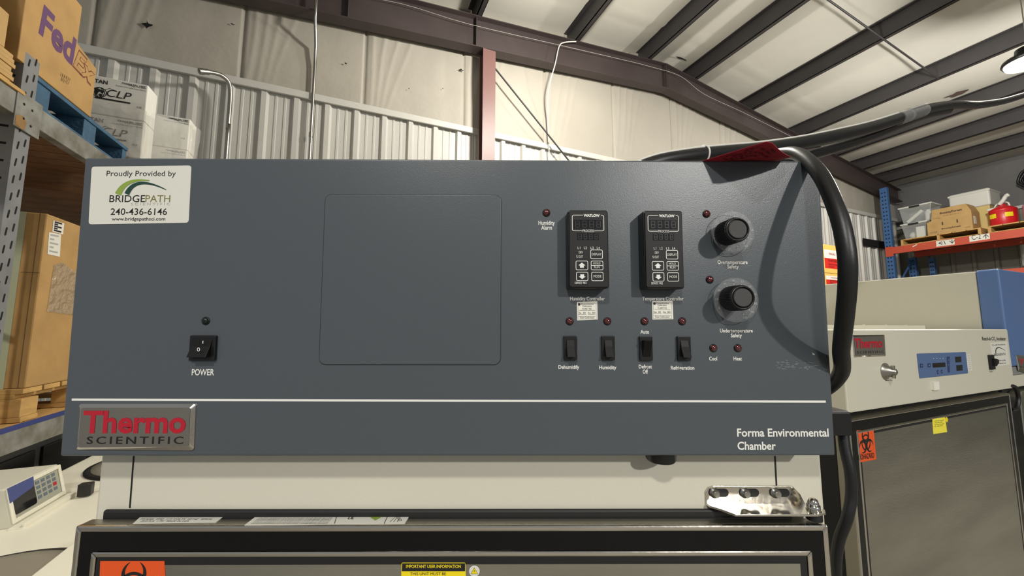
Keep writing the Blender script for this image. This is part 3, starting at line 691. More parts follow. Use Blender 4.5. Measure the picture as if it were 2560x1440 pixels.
# red paper tag sticking out over the top edge
ze = .0283 + PH/2*math.cos(TL)
TA, TB, TE = at(1758, 402.5, .474), at(1925, 352, .412), at(1978, 393, .458)
RA, RE = Vector((TA.x-.002, .55, ze+.004)), Vector((TE.x+.004, .55, ze+.016))
mb = MB(); vs = []; N = 16
def tp(s, t):                                       # s along the tag, t from the free front edge to the back
    f = TA.lerp(TB, s/.72) if s < .72 else TB.lerp(TE, (s-.72)/.28) + Vector((0, 0, -.003*math.sin(PI*(s-.72)/.28)))
    b = RA.lerp(RE, s); m = (f+b)/2 + Vector((0, -.012*s, -.006*s*(1-s)*2))
    return f*(1-t)**2 + m*2*t*(1-t) + b*t*t
for i in range(N+1):
    for j in range(N+1): vs.append(tp(i/N, j/N))
mb.add(vs, [(i*(N+1)+j, i*(N+1)+j+1, (i+1)*(N+1)+j+1, (i+1)*(N+1)+j) for i in range(N) for j in range(N)], True)
lt = MB(); random.seed(4); dz = Vector((0, -.0005, -.0012))
for r in range(4):
    s0 = .3
    while s0 < .82:
        w = random.uniform(.02, .05); t0 = .08+.09*r
        if random.random() < .8: lt.add([tp(s0, t0)+dz, tp(s0+w, t0)+dz, tp(s0+w, t0+.035)+dz, tp(s0, t0+.035)+dz], [(0, 1, 2, 3)])
        s0 += w+.02
tg = mb.build('red_tag', tag_red); lt.build('lettering', mat('tag_ink', (96, 22, 30), .6), tg); sm = tg.modifiers.new('solid', 'SOLIDIFY'); sm.thickness = .0006
tag(tg, 'crumpled red paper tag sticking out over the panel top', 'tag')
# ================================================================ the incubator beside it and the blue machine
V2 = .5357
F2 = face_v(V2); U0, U1 = 1.092, 2.07
inc = thing('reach_in_incubator', bl(1.58, .98, -H), 'cream incubator with stainless door and blue keypad right of the chamber', 'lab incubator')
mb = MB(FB); mb.box(U0+.012, U1, V2+.085, 1.40, -1.76, -.012); mb.build('cabinet', cream_in, inc, bev=.004)
hood = MB(FB).box(U0, U1, V2, V2+.13, -.203, -.007).build('control_hood', cream_in, inc, bev=.003)
mb = MB(FB); mb.box(U0+.02, U1-.09, V2+.17, 1.36, -.013, .006)
for k in range(6): mb.tube([(U0+.1+.14*k, V2+.19, .005), (U0+.1+.14*k, V2+.19, .0085)], .005, 8)
mb.build('top_cover', cream_in, inc)
mb = MB(FB); mb.box(U0+.001, U1-.03, V2+.029, V2+.086, -1.72, -.2035); mb.build('door_gasket', black_m, inc)
VD2 = V2-.002; FD2 = face_v(VD2)
d0, d1, dz0, dz1 = 1.086, 2.012, -1.70, -.2165
dr2 = MB(FB).box(d0, d1, VD2+.001, VD2+.030, dz0, dz1).build('door', steel_flat, inc, bev=.003)
ring(FD2, d0, d1, dz0, dz1, .006, -.004, .0015, 'outer_trim', chrome, dr2, .002)
ring(FD2, d0+.006, d1-.006, dz0+.006, dz1-.006, .022, -.004, .0004, 'black_band', band_black, dr2)
ring(FD2, d0+.028, d1-.028, dz0+.028, dz1-.028, .007, -.004, .0015, 'inner_trim', chrome, dr2, .002)
ring(FD2, d0+.035, d1-.035, dz0+.035, dz1-.035, .006, -.004, .0004, 'inner_gasket', black_m, dr2)
MB(FD2).prism(rrect(d0+.041, d1-.041, dz0+.041, dz1-.041, .004), -.003, .0002).build('steel_skin', steel, dr2)
for z in (.05,):
    for u in (U0+.08, U1-.08):
        for v in (V2+.16, 1.3): MB(FB @ Matrix.Translation((u, v, -H))).lathe([(.03, 0), (.03, .03), (.012, .035), (.012, .12)], 14).build('leveling_foot', black_m, inc)
badge(inc, F2, [(2129, 838), (2210, 837), (2213, 890), (2134, 893)], [(2134, 842), (2208, 840), (2211, 887), (2138, 890)], (2137, 2207, 847, 870, 868), (2143, 2210, 878, 884, 882), .6)
lettering(hood, F2, 'Reach-In CO  Incubator', 2456, 2515, 842, 851, black_ink, n=.0004, bold=.01)
lettering(hood, F2, '2', 2488.5, 2491, 849, 853, black_ink, n=.0006)
kp = sheet('keypad', F2, [(2291, 884), (2413, 880), (2419, 933), (2298, 946)], mat('keypad_blue', (82, 106, 148), .4), inc, n0=0, t=.0012, r=.004)
mb = MB(F2); n = .0016
mb.flat(quadpts(F2, [(2329, 908), (2361, 906), (2362, 917), (2331, 919)]), n)
for c in ((2386, 892, 2401, 905), (2389, 913, 2404, 926)): MB(F2).flat(quadpts(F2, [(c[0], c[1]), (c[2], c[1]-1), (c[2]+1, c[3]), (c[0]+1, c[3]+1)]), n).build('round_gauge' if 0 else 'indicator_window', lcd, kp)
mb.build('display_window', lcd, kp)
mb = MB(F2)
for c in ((2298, 909, 7), (2317, 908, 7)): mb.flat(quadpts(F2, [(c[0], c[1]), (c[0]+8, c[1]), (c[0]+8, c[1]+10), (c[0], c[1]+10)]), n)
for c in ((2343, 930), (2353, 929)): p = hit(F2, *c); mb.flat(circ(p[0], p[1], .006, 14), n)
mb.flat(quadpts(F2, [(2365, 892), (2372, 891), (2373, 931), (2368, 931)]), n)
mb.build('keys', mat('keypad_dark', (44, 62, 104), .45), kp)
mb = MB(F2)
for k in range(4): p = hit(F2, 2332+8*k, 896); mb.flat(circ(p[0], p[1], .0016, 8), n)
for x, y in ((2302, 914), (2321, 913), (2343, 930), (2353, 929), (2369, 900), (2369, 912)): p = hit(F2, x, y); mb.strip([(p[0]-.002, p[1]), (p[0]+.002, p[1])], .0008, n+.0005)
mb.build('lettering', white_ink, kp)
q = hit(F2, 2212, 928); F = F2 @ Matrix.Translation((q[0], q[1], 0))
sp = MB(F).lathe([(.021, 0), (.021, .003), (.014, .006), (.013, .014), (.008, .017), (.008, .022), (.004, .024)], 24).build('sample_port', zinc, inc)
MB(F).box(-.002, .002, -.016, .016, .013, .02).build('wing', zinc, sp)
lettering(hood, F2, 'Sample Port', 2213, 2231, 948.5, 952, black_ink)
o = sheet('paper_label', F2, [(2327, 955), (2340, 953), (2342, 973), (2329, 975)], label_paper, inc, t=.006)
st = sheet('sticker', F2, [(2475, 857), (2518, 854), (2524, 912), (2484, 916)], label_white, inc, label='white supplier sticker')
for s, x0, x1, yt, yb, yb1 in (('Proudly Provided by', 2481, 2513, 861, 864, 862.5), ('BRIDGEPATH', 2486, 2514, 884, 890, 888), ('240-436-6146', 2489, 2514, 900, 904, 902.5), ('www.bridgepathsci.com', 2490, 2515, 907, 909.5, 908.5)): lettering(st, F2, s, x0, x1, yt, yb, black_ink, yb1, n=.0007)
mb = MB(F2); arc_band(mb, F2, 2488, 883, 2493, 868, 2512, 876, .006, .001, .0007); mb.build('logo_arc', green2, st)
st = sheet('side_sticker', F2, [(2415, 886), (2425, 885.5), (2430, 926), (2420, 928)], label_white, inc)
mb = MB(F2)
for k in range(7): mb.strip([hit(F2, 2418+k*.7, 890+5.2*k), hit(F2, 2423+k*.7, 889.6+5.2*k)], .002, .0008)
mb.build('lettering', grey_ink, st)
q0, q1 = hit(F2, 2468, 887), hit(F2, 2482, 923); mb = MB(F2)
mb.box(q0[0], q1[0], q1[1], q0[1], 0, .007); o = mb.build('power_switch', black, inc, bev=.002)
MB(F2).prism([(q0[0]+.012, (q0[1]+q1[1])/2-.012), (q1[0]+.004, (q0[1]+q1[1])/2-.001), (q1[0]+.004, (q0[1]+q1[1])/2+.008), (q0[0]+.012, (q0[1]+q1[1])/2+.012)], .006, .014).build('toggle', black, o)
lettering(hood, F2, 'Power', 2474, 2482, 928, 931, black_ink, 930)
bs = sheet('biohazard_sticker', FD2, [(2141, 1076), (2183, 1073), (2190, 1148), (2148, 1156)], label_orange, dr2, n0=.0003, label='orange biohazard sticker')
p = hit(FD2, 2164, 1106); biohazard(MB(FD2), FD2, p[0], p[1], .031, .001).build('biohazard_symbol', black_ink, bs)
lettering(bs, FD2, 'BIOHAZARD', 2147, 2186, 1137, 1150, black_ink, 1144, n=.001, bold=.02)
yl = sheet('yellow_label', FD2, [(2330, 1047), (2362, 1043), (2367, 1080), (2333, 1085)], mat('pale_yellow', (238, 226, 70), .5), dr2, n0=.0003)
mb = MB(FD2)
for k in range(4): text_px(mb, FD2, ('IMPORTANT', 'THIS UNIT MUST', 'BE INSTALLED', 'BY SERVICE')[k], 2337, 2360-3*(k % 2), 1052+4.5*k, 1054.5+4.5*k, 1051.5+4.5*k, n=.0009)
mb.build('lettering', black_ink, yl)
p = hit(FD2, 2366, 1049); MB(FD2).flat(circ(p[0], p[1], .007, 16), .0006).build('round_label', label_yellow, dr2)

V3 = .545; F3 = face_v(V3); W0 = 2.098
m3 = thing('blue_incubator', bl(2.6, .98, -H), 'tall incubator with grey side and blue cowl at the right edge', 'lab incubator')
MB(FB).box(W0, 3.05, V3+.055, 1.45, -1.76, .203).build('cabinet', mat('machine_grey', (196, 193, 176), .45, bump=.1, bscale=400), m3, bev=.003)
MB(FB).box(W0-.002, 3.05, V3, V3+.054, -.135, .206).build('blue_cowl', blue_paint, m3, bev=.006, seg=3)
MB(FB).box(W0-.001, 3.05, V3+.003, V3+.054, -.165, -.137).build('grey_strip', mat('strip_grey', (128, 128, 126), .45), m3, bev=.002)
MB(FB).box(W0, 3.05, V3+.004, V3+.054, -.206, -.166).build('lower_fascia', cream_in, m3, bev=.002)
MB(FB).box(W0+.01, 3.03, V3+.03, V3+.056, -1.7, -.207).build('door_gasket', black_m, m3)
d3 = MB(F3).prism(rrect(W0+.045, 3.0, -1.68, -.222, .03), -.03, 0).build('door', steel, m3, bev=.003)
badge(m3, F3, [(2538, 887), (2640, 899), (2643, 950), (2545, 927)], [(2543, 891), (2638, 902), (2640, 946), (2549, 922)], (2546, 2630, 897, 908, 919), (2550, 2632, 914, 918, 936), .6)
for u in (W0+.08, 2.97):
    for v in (V3+.14, 1.36): MB(FB @ Matrix.Translation((u, v, -H))).lathe([(.03, 0), (.03, .03), (.012, .035), (.012, .12)], 14).build('leveling_foot', black_m, m3)
S = spline([bl(2.040, V3-.004, -.195), bl(2.062, V3-.012, -.20), bl(2.078, V3-.012, -.235), bl(2.06, V3-.01, -.268), bl(2.03, V3-.006, -.27)], 6)
mb = MB(); mb.tube(S, .006, 8); tag(mb.build('black_cable', rubber), 'short black cable loop between the incubator door and the blue machine', 'cable')
# boxes far behind the incubator
FY = face_v(3.7)
cabz = hit(FY, 2070, 716)[1]
ub = hit(FY, 2096, 650)[0]
mb = MB(FB); mb.box(ub-.55, ub+.1, 3.66, 4.3, -H, cabz-.002); tag(mb.build('storage_cabinet', mat('cabinet_grey', (120, 120, 116), .5), bev=.004), 'grey cabinet under the yellow boxes with red labels', 'cabinet')
zz = [cabz, hit(FY, 2070, 682)[1], hit(FY, 2070, 611)[1]]
for k, lab in ((0, 'lower yellow cardboard box with red label behind the arching cord'), (1, 'upper yellow cardboard box with red label behind the arching cord')):
    z0, z1 = zz[k], zz[k+1]-.006
    t = thing('cardboard_box', FB @ Vector((ub-.2, 3.9, z0)), lab, 'box', 'yellow boxes behind the cord')
    MB(FB).box(ub-.42, ub, 3.7, 4.1, z0, z1).build('carton', mat('yellow_card', (226, 184, 92), .7), t, bev=.003)
    h = z1-z0
    MB(FY).flat([(ub-.40, z0+h*.52), (ub-.04, z0+h*.52), (ub-.04, z0+h*.82), (ub-.40, z0+h*.82)], .001).build('white_label', label_paper, t)
    rl = MB(FY).flat([(ub-.40, z0+h*.16), (ub-.05, z0+h*.16), (ub-.05, z0+h*.52), (ub-.40, z0+h*.52)], .0015).build('red_label', label_red, t)
    mb = MB(FY); text_into(mb, FY, 'DO NOT STACK', ub-.30, z0+h*.40, .26, h*.08, .003, bold=.02); text_into(mb, FY, 'HANDLE WITH CARE', ub-.30, z0+h*.28, .24, h*.05, .003); text_into(mb, FY, 'FRAGILE', ub-.3, z0+h*.2, .16, h*.05, .003)
    mb.build('lettering', mat('dark_red_ink', (96, 12, 12), .6), rl)
    mb = MB(FY); text_into(mb, FY, 'FRAGILE', ub-.26, z0+h*.64, .18, h*.08, .003); mb.build('lettering', red_ink, t)

# ================================================================ the pallet rack on the left
UL = -1.35
FL = face_pu(UL)
def hl(px, py, n=0): return hit(FL, px, py, n)
pv0, pv1 = hl(57, 182)[0], hl(97, 182)[0]
ztB, zbB = hl(170, 321)[1], hl(146, 356)[1]
zlt, zlb = hl(80, 1060)[1], hl(80, 1112)[1]
RD = -2.42                                         # rear face of the rack
rack = thing('pallet_rack', FB @ Vector((-1.9, pv0, -H)), 'grey slotted pallet rack loaded with boxes at left edge', 'rack')
def upright(u0, v0, v1, z1, name='upright', slots=True, m=None):
    mb = MB(FB); mb.box(u0-.075, u0, v0, v1, -H, z1); mb.m = 1
    if slots:
        Fp = face_pu(u0); k = 0; z = -.9
        while z < z1-.03:
            for dx, dz in ((.30, 0), (.72, .025)):
                x = v0+(v1-v0)*dx; mb.flat([(x-.006, z+dz-.016), (x-.002, z+dz-.020), (x+.003, z+dz-.016), (x+.007, z+dz+.015), (x+.003, z+dz+.019), (x-.002, z+dz+.015)], .0006, Fp)
            Fm = face_v(v0); mb.flat([(u0-.05, z-.012), (u0-.02, z-.012), (u0-.02, z-.002), (u0-.05, z-.002)], .0006, Fm)
            z += .0762
    return mb.build(name, [m or rackpost, hole_m], rack, bev=0)
upright(UL, pv0, pv1, hl(80, 142)[1])
upright(RD+.075, pv0, pv1, hl(80, 142)[1])
for k in range(5):
    za = -1.6+.55*k; mb = MB(FB); mb.tube([(UL-.06, (pv0+pv1)/2, za), (RD+.06, (pv0+pv1)/2, za+.5)], .014, 8); mb.build('brace', rackpost, rack)
def beam(u, v0, v1, z0, z1, m, flip=1):
    o = MB(FB).box(u-.045, u, v0, v1, z0, z1).build('beam', m, rack, bev=.003); return o
VE = 3.12
for u in (UL+.004, RD+.05):
    beam(u, pv1-.004, VE, zbB, ztB, rackgrey); beam(u, pv0-1.6, pv0+.004, zbB, ztB, rackgrey); beam(u, pv0-1.2, VE, zlb, zlt, rackgrey)
cp = MB(FB).box(UL+.004, UL+.009, pv0-.025, pv1+.035, zbB-.05, ztB+.015).build('beam_connector', rackgrey, rack, bev=.002)
FC = face_pu(UL+.0095); mb = MB(FC)
for dv, dz in ((.25, .75), (.6, .72), (.3, .3), (.62, .2)): mb.flat(circ(pv0-.02+(pv1-pv0+.05)*dv, zbB-.04+(ztB-zbB+.04)*dz, .006, 10), .0003)
mb.build('rivet', hole_m, cp)
mb = MB(FC); mb.flat([(pv0-.02, zbB-.045), (pv0+.03, zbB-.048), (pv0+.04, zbB-.01), (pv0+.02, zbB+.012), (pv0-.022, zbB-.002)], .0002); mb.build('rust_patch', mat('rust', (150, 114, 66), .8, vary=.3, vscale=30), cp)
mb = MB(FB); mb.box(UL+.0, UL+.0055, pv0-1.2, VE, zlt-.002, zlt+.020); mb.build('blue_strip', mat('blue_strip', (44, 56, 120), .5), rack)
for k in range(5):
    vc = atz(130, 468, zbB).dot(VD) + (k-2)*.45 if k else atz(130, 468, zbB).dot(VD)
for vc in (atz(130, 470, zbB).dot(VD), atz(130, 470, zbB).dot(VD)+.5): MB(FB).box(RD+.05, UL-.04, vc, vc+.05, zbB+.005, zbB+.035).build('cross_bar', rackpost, rack)
# wooden decking over the beams (stays on the rack)
n = 7
for a, b in ((pv1+.02, VE),):
    for k in range(n):
        w = (b-a)/n; o = MB(FB).box(RD+.06, UL-.05, a+k*w+.004, a+(k+1)*w-.004, zbB+.036, zbB+.058).build('deck_board', wood_dk, rack)
mb = MB(FB); mb.box(RD+.05, UL-.005, pv0-1.15, VE, zlt+.0, zlt+.018); mb.build('deck_board', wood, rack)
def pallet(name, u1, v0, v1, z0, z1, m, label, blocks=None, depth=1.0, group=None, stringers=False):
    t = thing(name, FB @ Vector((u1-depth/2, (v0+v1)/2, z0)), label, 'pallet', group); h = z1-z0; tb = h*.15
    if stringers:
        for k in range(6):
            a = u1-depth+(depth-.12)*k/5; MB(FB).box(a, a+.12, v0, v1, z1-tb, z1).build('top_board', m, t, bev=.002)
            if k in (0, 3, 5): MB(FB).box(a, a+.12, v0, v1, z0, z0+tb*.7).build('bottom_board', m, t, bev=.002)
        for a, b in blocks: MB(FB).box(u1-depth, u1-.006, a, b, z0+tb*.7, z1-tb).build('stringer', m, t, bev=.003)
        return t
    nb = 7
    for k in range(nb):
        w = (v1-v0)/nb
        MB(FB).box(u1-depth, u1-.002, v0+k*w+(.0 if k == 0 else .008), v0+(k+1)*w-(.0 if k == nb-1 else .008), z1-tb, z1).build('top_board', m, t, bev=.002)
    for k in range(3):
        u = u1-.03-(depth-.12)*k/2
        MB(FB).box(u-.06, u, v0+.001, v1-.001, z1-2*tb, z1-tb).build('stringer_board', m, t, bev=.002)
    bw = (v1-v0)*.12
    bl_ = blocks or [(v0, v0+bw), ((v0+v1)/2-bw/2, (v0+v1)/2+bw/2), (v1-bw, v1)]
    for k in range(3):
        u = u1-.004-(depth-.11)*k/2
        for a, b in bl_: MB(FB).box(u-.1, u, a, b, z0+tb, z1-2*tb).build('block', m, t, bev=.003)
    for a, b in bl_: MB(FB).box(u1-depth, u1, a, b, z0, z0+tb).build('bottom_board', m, t, bev=.002)
    return t
# blue pallet with the big courier carton on it
bz1 = hl(165, 244)[1]
b0 = hl(92, 255)[0]
pallet('blue_pallet', UL-.004, pv1+.006, hl(320, 395)[0], ztB+.001, bz1, bluewood, 'blue painted pallet under the big carton on the rack', [(pv1+.006, hl(132, 250)[0]), (hl(214, 330)[0], hl(244, 350)[0]), (hl(310, 395)[0], hl(320, 395)[0])], stringers=True)
fv0 = hl(52, 90)[0]; fz0 = bz1+.001; fzt = hl(203, 10)[1]
t = thing('cardboard_box', FB @ Vector((UL-.25, fv0+.3, fz0)), 'big cardboard courier carton with purple lettering on the blue pallet', 'box')
out = [(fv0, fz0), (fv0, fzt), hl(206, 18), hl(194, 108), hl(242, 173), hl(226, 302)]
out[-1] = (out[-1][0], fz0)
MB(FL).prism(out, -.50, 0).build('carton', card, t, bev=.003)
mb = MB(FL); mb.add([hl(206, 19)+(-.004,), hl(195, 107)+(-.004,), hl(211, 130)+(-.10,), hl(209, 30)+(-.12,)], [(0, 1, 2, 3)]); o = mb.build('open_flap', card_dk, t); s = o.modifiers.new('s', 'SOLIDIFY'); s.thickness = .004
def text_quad(mb, F, s, bl_, br_, tl_, n, **kw):
    vs, fs, tw = text_geo(s, **kw); A = Vector(hit(F, *bl_, n)); Bx = Vector(hit(F, *br_, n))-A; Cy = Vector(hit(F, *tl_, n))-A
    mb.add([((A+Bx*(x/tw)+Cy*(y/CAPH)).x, (A+Bx*(x/tw)+Cy*(y/CAPH)).y, n) for x, y in vs], fs, False, F)
mb = MB(FL); text_quad(mb, FL, 'Fed', (97, 79), (181, 162), (110, 14), .0005, bold=.035); mb.build('lettering', purple_ink, t)
mb = MB(FL); text_quad(mb, FL, 'Ex', (182, 163), (229, 214), (197, 126), .0005, bold=.05); mb.build('lettering', orangeline_ink, t)
mb = MB(FL); text_quad(mb, FL, 'Ex', (183.5, 162.5), (228, 210), (197.5, 129), .0009, bold=.018); mb.build('lettering', card, t)
mb = MB(FL); random.seed(5)
for k in range(9):
    x, y = 150+4.6*(k % 5)+random.uniform(-2, 2), 190+3*(k % 5)+11*(k//5)
    mb.strip([hit(FL, x, y), hit(FL, x+2, y-9), hit(FL, x+4, y+1), hit(FL, x+6, y-6)], .0022, .0006)
mb.build('handwriting', mat('marker_ink', (92, 72, 44), .8), t)
# near bay of the rack: board, stack of flattened cartons, box
nb1 = pv0-.02
sz0 = ztB+.001
MBo = MB(FB).box(RD+.1, UL+.012, nb1-1.0, hl(56, 219)[0], sz0, sz0+.016); tag(MBo.build('plywood_board', wood, bev=.001), 'thin yellow plywood board lying on the near rack beam', 'board')
sz = sz0+.017; stop = hl(16, 119)[1]; sv1 = hl(42, 165)[0]
for k in range(7):
    h = (stop-sz)/7; j = .006*((k*5) % 3-1)
    tag(MB(FB).box(UL-.55, UL-.006+j*.3, sv1-.75, sv1-.004+j, sz+k*h, sz+(k+1)*h-.0015).build('flattened_carton', card2, bev=.001), ('flattened carton %s the stack beside the rack post' % ('at the bottom of', 'second from the bottom of', 'third from the bottom of', 'in the middle of', 'third from the top of', 'second from the top of', 'on top of')[k]), 'cardboard', 'flattened cartons on the rack')
t = thing('cardboard_box', FB @ Vector((UL-.3, sv1-.4, stop)), 'pale carton at the upper left corner on the flattened cartons', 'box')
bv1 = hl(28, 70)[0]
MB(FB).box(UL-.5, UL-.01, bv1-.6, bv1, stop+.001, hl(30, 36)[1]).build('carton', card2, t, bev=.003)
MB(FB).box(UL-.4, UL-.03, bv1-.5, bv1-.02, hl(30, 36)[1]+.001, hl(30, 36)[1]+.14).build('white_inner_box', box_white, t, bev=.004)
# the tall carton on its wooden pallet, lower level
tv = hl(98, 760)[0]; tz0, tz1 = hl(69, 971)[1], hl(125, 534)[1]
t = thing('cardboard_box', FB @ Vector((UL-.2, tv+.4, tz0)), 'tall cardboard carton with green tape standing on the lower rack level', 'box')
lu = atv(42, 532, tv).dot(UD)
MB(FB).box(lu-.25, UL-.01, tv, tv+.85, tz0, tz1).build('carton', card, t, bev=.006)
Ft = face_v(tv)
q = [hit(Ft, *p) for p in ((48, 533), (64, 533), (22, 960), (4, 960))]
xm, w = (q[0][0]+q[1][0])/2, .05
MB(Ft).flat([(xm-.035, tz0), (xm+.015, tz0), (xm+.015, tz1), (xm-.035, tz1)], .001).build('tape', tape, t)
mb = MB(Ft); mb.strip([(xm+.06, tz0), (xm+.06, tz1)], .003, .0008); mb.strip([(xm+.02, tz0+(tz1-tz0)*.65), (UL-.012, tz0+(tz1-tz0)*.65)], .003, .0008); mb.build('crease', card_dk, t)
FL2 = face_pu(UL-.01)
for pts in ([(133, 551), (160, 558), (157, 586), (130, 579)], [(122, 580), (152, 586), (149, 642), (118, 635)]):
    lb = MB(FL2).flat(quadpts(FL2, pts), .001).build('shipping_label', label_paper, t); mb = MB(FL2)
    for k in range(5):
        s = (k+.6)/5.5; A = Vector(pts[0]).lerp(Vector(pts[3]), s); Bq = Vector(pts[1]).lerp(Vector(pts[2]), s)
        mb.strip([hit(FL2, *A.lerp(Bq, .12)), hit(FL2, *A.lerp(Bq, .45 if k % 2 else .8))], .008, .0016)
    mb.build('lettering', grey_ink if pts[0][0] < 130 else black_ink, lb)
mb = MB(FL2); P = [hl(x, y) for x, y in ((141, 662), (163, 656), (205, 690), (205, 790), (123, 779))]; mb.flat(P, .002); mb.build('document_pouch', mat('pouch', (196, 178, 150), .15, spec=.9, alpha=.55, bump=.8, bscale=25), t)
pallet('wooden_pallet', UL-.008, tv-.01, tv+.87, zlt+.0205, tz0-.001, wood, 'yellow wooden pallet under the tall carton', depth=.9)
# dark machine under the rack
t = thing('lab_cabinet', FB @ Vector((-1.9, 2.8, -H)), 'dark cabinet standing in shadow under the lower rack beam', 'cabinet')
MB(FB).box(-2.3, -1.52, 2.5, 3.9, -H, -.62).build('body', mat('lab_cabinet_grey', (70, 70, 70), .5), t, bev=.004)  # the body itself is dark grey
for k in range(3): MB(FB).box(-1.52, -1.505, 2.53+.46*k, 2.93+.46*k, -1.6, -.66).build('door', black, t, bev=.003)
# white centrifuges
def centrifuge(dv, label):
    F = FB @ Matrix.Translation((0, dv, 0)); zt = -.735
    t = thing('floor_centrifuge', F @ Vector((-1.0, 1.8, -H)), label, 'centrifuge', 'white centrifuges beside the chamber')
    MB(F).box(-1.33, -.62, 1.22, 2.38, -H+.06, zt).build('body', white_paint, t, bev=.03, seg=4)
    for u in (-1.25, -.70):
        for v in (1.32, 2.28): MB(F @ Matrix.Translation((u, v, -H))).lathe([(.03, 0), (.03, .07)], 14).build('foot', black_m, t)
    Fl = F @ Matrix.Translation((-.93, 1.545, zt-.001))
    MB(Fl).lathe([(.272, 0), (.272, .010), (.255, .012)], 56).build('lid_seal', black_m, t)
    MB(Fl).lathe([(.248, .004), (.247, .016), (.20, .021), (.05, .023)], 56).build('lid', mat('lid_grey', (150, 145, 130), .4, .3), t)
    MB(F).box(-.80, -.66, 1.25, 1.86, zt-.001, zt+.03).build('front_lip', white_paint, t, bev=.008, seg=3)
    # control head with a leaning face
    v0, v1, zb, z1 = 2.06, 2.34, zt+.012, -.595
    pr = [(-1.33, zt-.002), (-1.33, z1-.01), (-1.30, z1), (-1.128, z1), (-1.098, zb), (-1.098, zt-.002)]
    Fs = FF(F @ Vector((0, v1, 0)), UD, ZD)
    hd = MB(Fs).prism(pr, 0, v1-v0).build('control_head', cream_in, t, bev=.006, seg=3)
    up = Vector((-.030, 0, z1-zb)).normalized(); upw = (UD*up.x + ZD*up.z)
    Fc = FF(F @ Vector((-1.0975, v0, zb)), VD, upw); w, h = v1-v0, (z1-zb)
    hd2 = ring(Fc, 0, w, 0, h, .014, 0, .006, 'bezel', white_paint, hd, .002)
    kp = MB(Fc).flat([(.016, .016), (w-.016, .016), (w-.016, h-.014), (.016, h-.014)], .0008).build('keypad', mat('keypad_beige', (158, 158, 142), .45), hd)
    MB(Fc).prism(rrect(.018, w*.45, .026, h-.016, .01), .0009, .003).build('screen', lcd, hd)
    mb = MB(Fc)
    for i in range(4):
        for j in range(4):
            if (i, j) != (3, 1): x, y = w*.49+i*w*.105, h*.28+j*h*.15; mb.flat([(x, y), (x+w*.07, y), (x+w*.07, y+h*.10), (x, y+h*.10)], .0016)
    mb.build('keys', mat('keypad_grey', (96, 108, 116), .5), kp)
    x, y = w*.49+3*w*.105, h*.43; MB(Fc).flat([(x, y), (x+w*.07, y), (x+w*.07, y+h*.11), (x, y+h*.11)], .0016).build('stop_key', red_ink, kp)
    MB(F).box(-1.098, -1.055, v0-.02, v1+.02, zt-.001, zt+.006).build('ledge', white_paint, t, bev=.002)
    MB(F).box(-1.06, -1.054, v0-.02, v1+.03, zt+.006, zt+.018).build('ledge_rim', white_paint, t, bev=.001)
    return t, F, zt, Fc, w, h
t, F, zt, Fc, w, h = centrifuge(0, 'white floor centrifuge with round grey lid at lower left')
mb = MB(Fc); mb.flat([(-.004, h*.60), (w*.42, h*.74), (w*.44, h+.004), (-.004, h+.004)], .0075); mb.build('blue_tape', mat('blue_tape', (62, 72, 124), .6), t)
t2, F, zt, Fc, w, h = centrifuge(1.2, 'white floor centrifuge standing behind the nearer one with the round lid')
q = atz(213, 1238, zt+.005); mb = MB(FF(q, UD, VD)); mb.prism(rrect(-.022, .022, -.018, .018, .008), 0, .05); o = mb.build('black_latch', black, t, bev=.003)

# ================================================================ white glove cases in shrink film, behind the rack bay
CV = 3.25; FCv = face_v(CV)
ur = hit(FCv, 371, 212)[0]; ztp = hit(FCv, 371, 212)[1]; lh = hit(FCv, 250, 203)[1]-hit(FCv, 250, 300)[1]
CDp = .14
def case(u1, v, z1, hgt, wid, label, ref, short=False):
    t = thing('glove_case', FB @ Vector((u1-wid/2, v+CDp/2, z1-hgt)), label, 'box', 'white glove cases')
    MB(FB).box(u1-wid, u1, v, v+CDp, z1-hgt, z1-.003).build('carton', box_white, t, bev=.006)
    Fq = face_v(v); mb = MB(Fq)
    def Lc(px, py): p = hit(FCv, px, py); return u1+(p[0]-ur), z1+(p[1]-ztp)
    def put(s, x0, x1, yt, yb, yb1, **kw):
        a = Lc(x0, yb); c = Lc(x1, yb1); b = Lc(x0, yt); text_into(mb, Fq, s, a[0], a[1], c[0]-a[0], b[1]-a[1], .0015, **kw)
    put('Catalog No. 1307', 305, 365, 205.5, 209, 220, bold=.03, shear=.2)
    put('8" High Tech Shield', 322, 365, 212, 215, 223.5, bold=.01); put('Powder Free Latex Exam Gloves', 290, 365, 212, 215, 229)
    if not short:
        put('TITAN', 222, 269, 194, 203, 211, bold=.03)
        put('CLP', 266, 328, 222, 240, 252, shear=.25)
        p = Lc(249, 231); 
        for k in range(3): mb.strip([(p[0]+.034*math.cos(a)*(1-.3*k), p[1]+.034*math.sin(a)) for a in [2*PI*i/28 for i in range(28)]], .004, .0015, closed=True)
        for cx, cy, rx, ry in ((-.010, .012, .016, .012), (-.016, -.006, .010, .016), (.012, .008, .010, .010), (.004, -.018, .007, .010)): mb.flat([(p[0]+cx+rx*math.cos(a)*(1+.2*math.sin(3*a)), p[1]+cy+ry*math.sin(a)) for a in [2*PI*i/14 for i in range(14)]], .0015)
        mb.strip([Lc(237, 243), Lc(326, 258.5)], .010, .0015)
        mb.strip([Lc(262, 225), Lc(275, 221), Lc(290, 228)], .003, .0015)
    put('CE', 342, 354, 266, 270, 272.5)
    mb.build('lettering', black_ink, t); return t
for k in range(3): case(ur, CV, ztp-k*lh, lh, .62, ('topmost glove case of the left white stack', 'glove case second from the top in the left white stack', 'glove case third from the top in the left white stack, mostly hidden')[k], 0)
CV2 = 3.72; F2c = face_v(CV2); ur2, zt2 = hit(F2c, 476, 297)
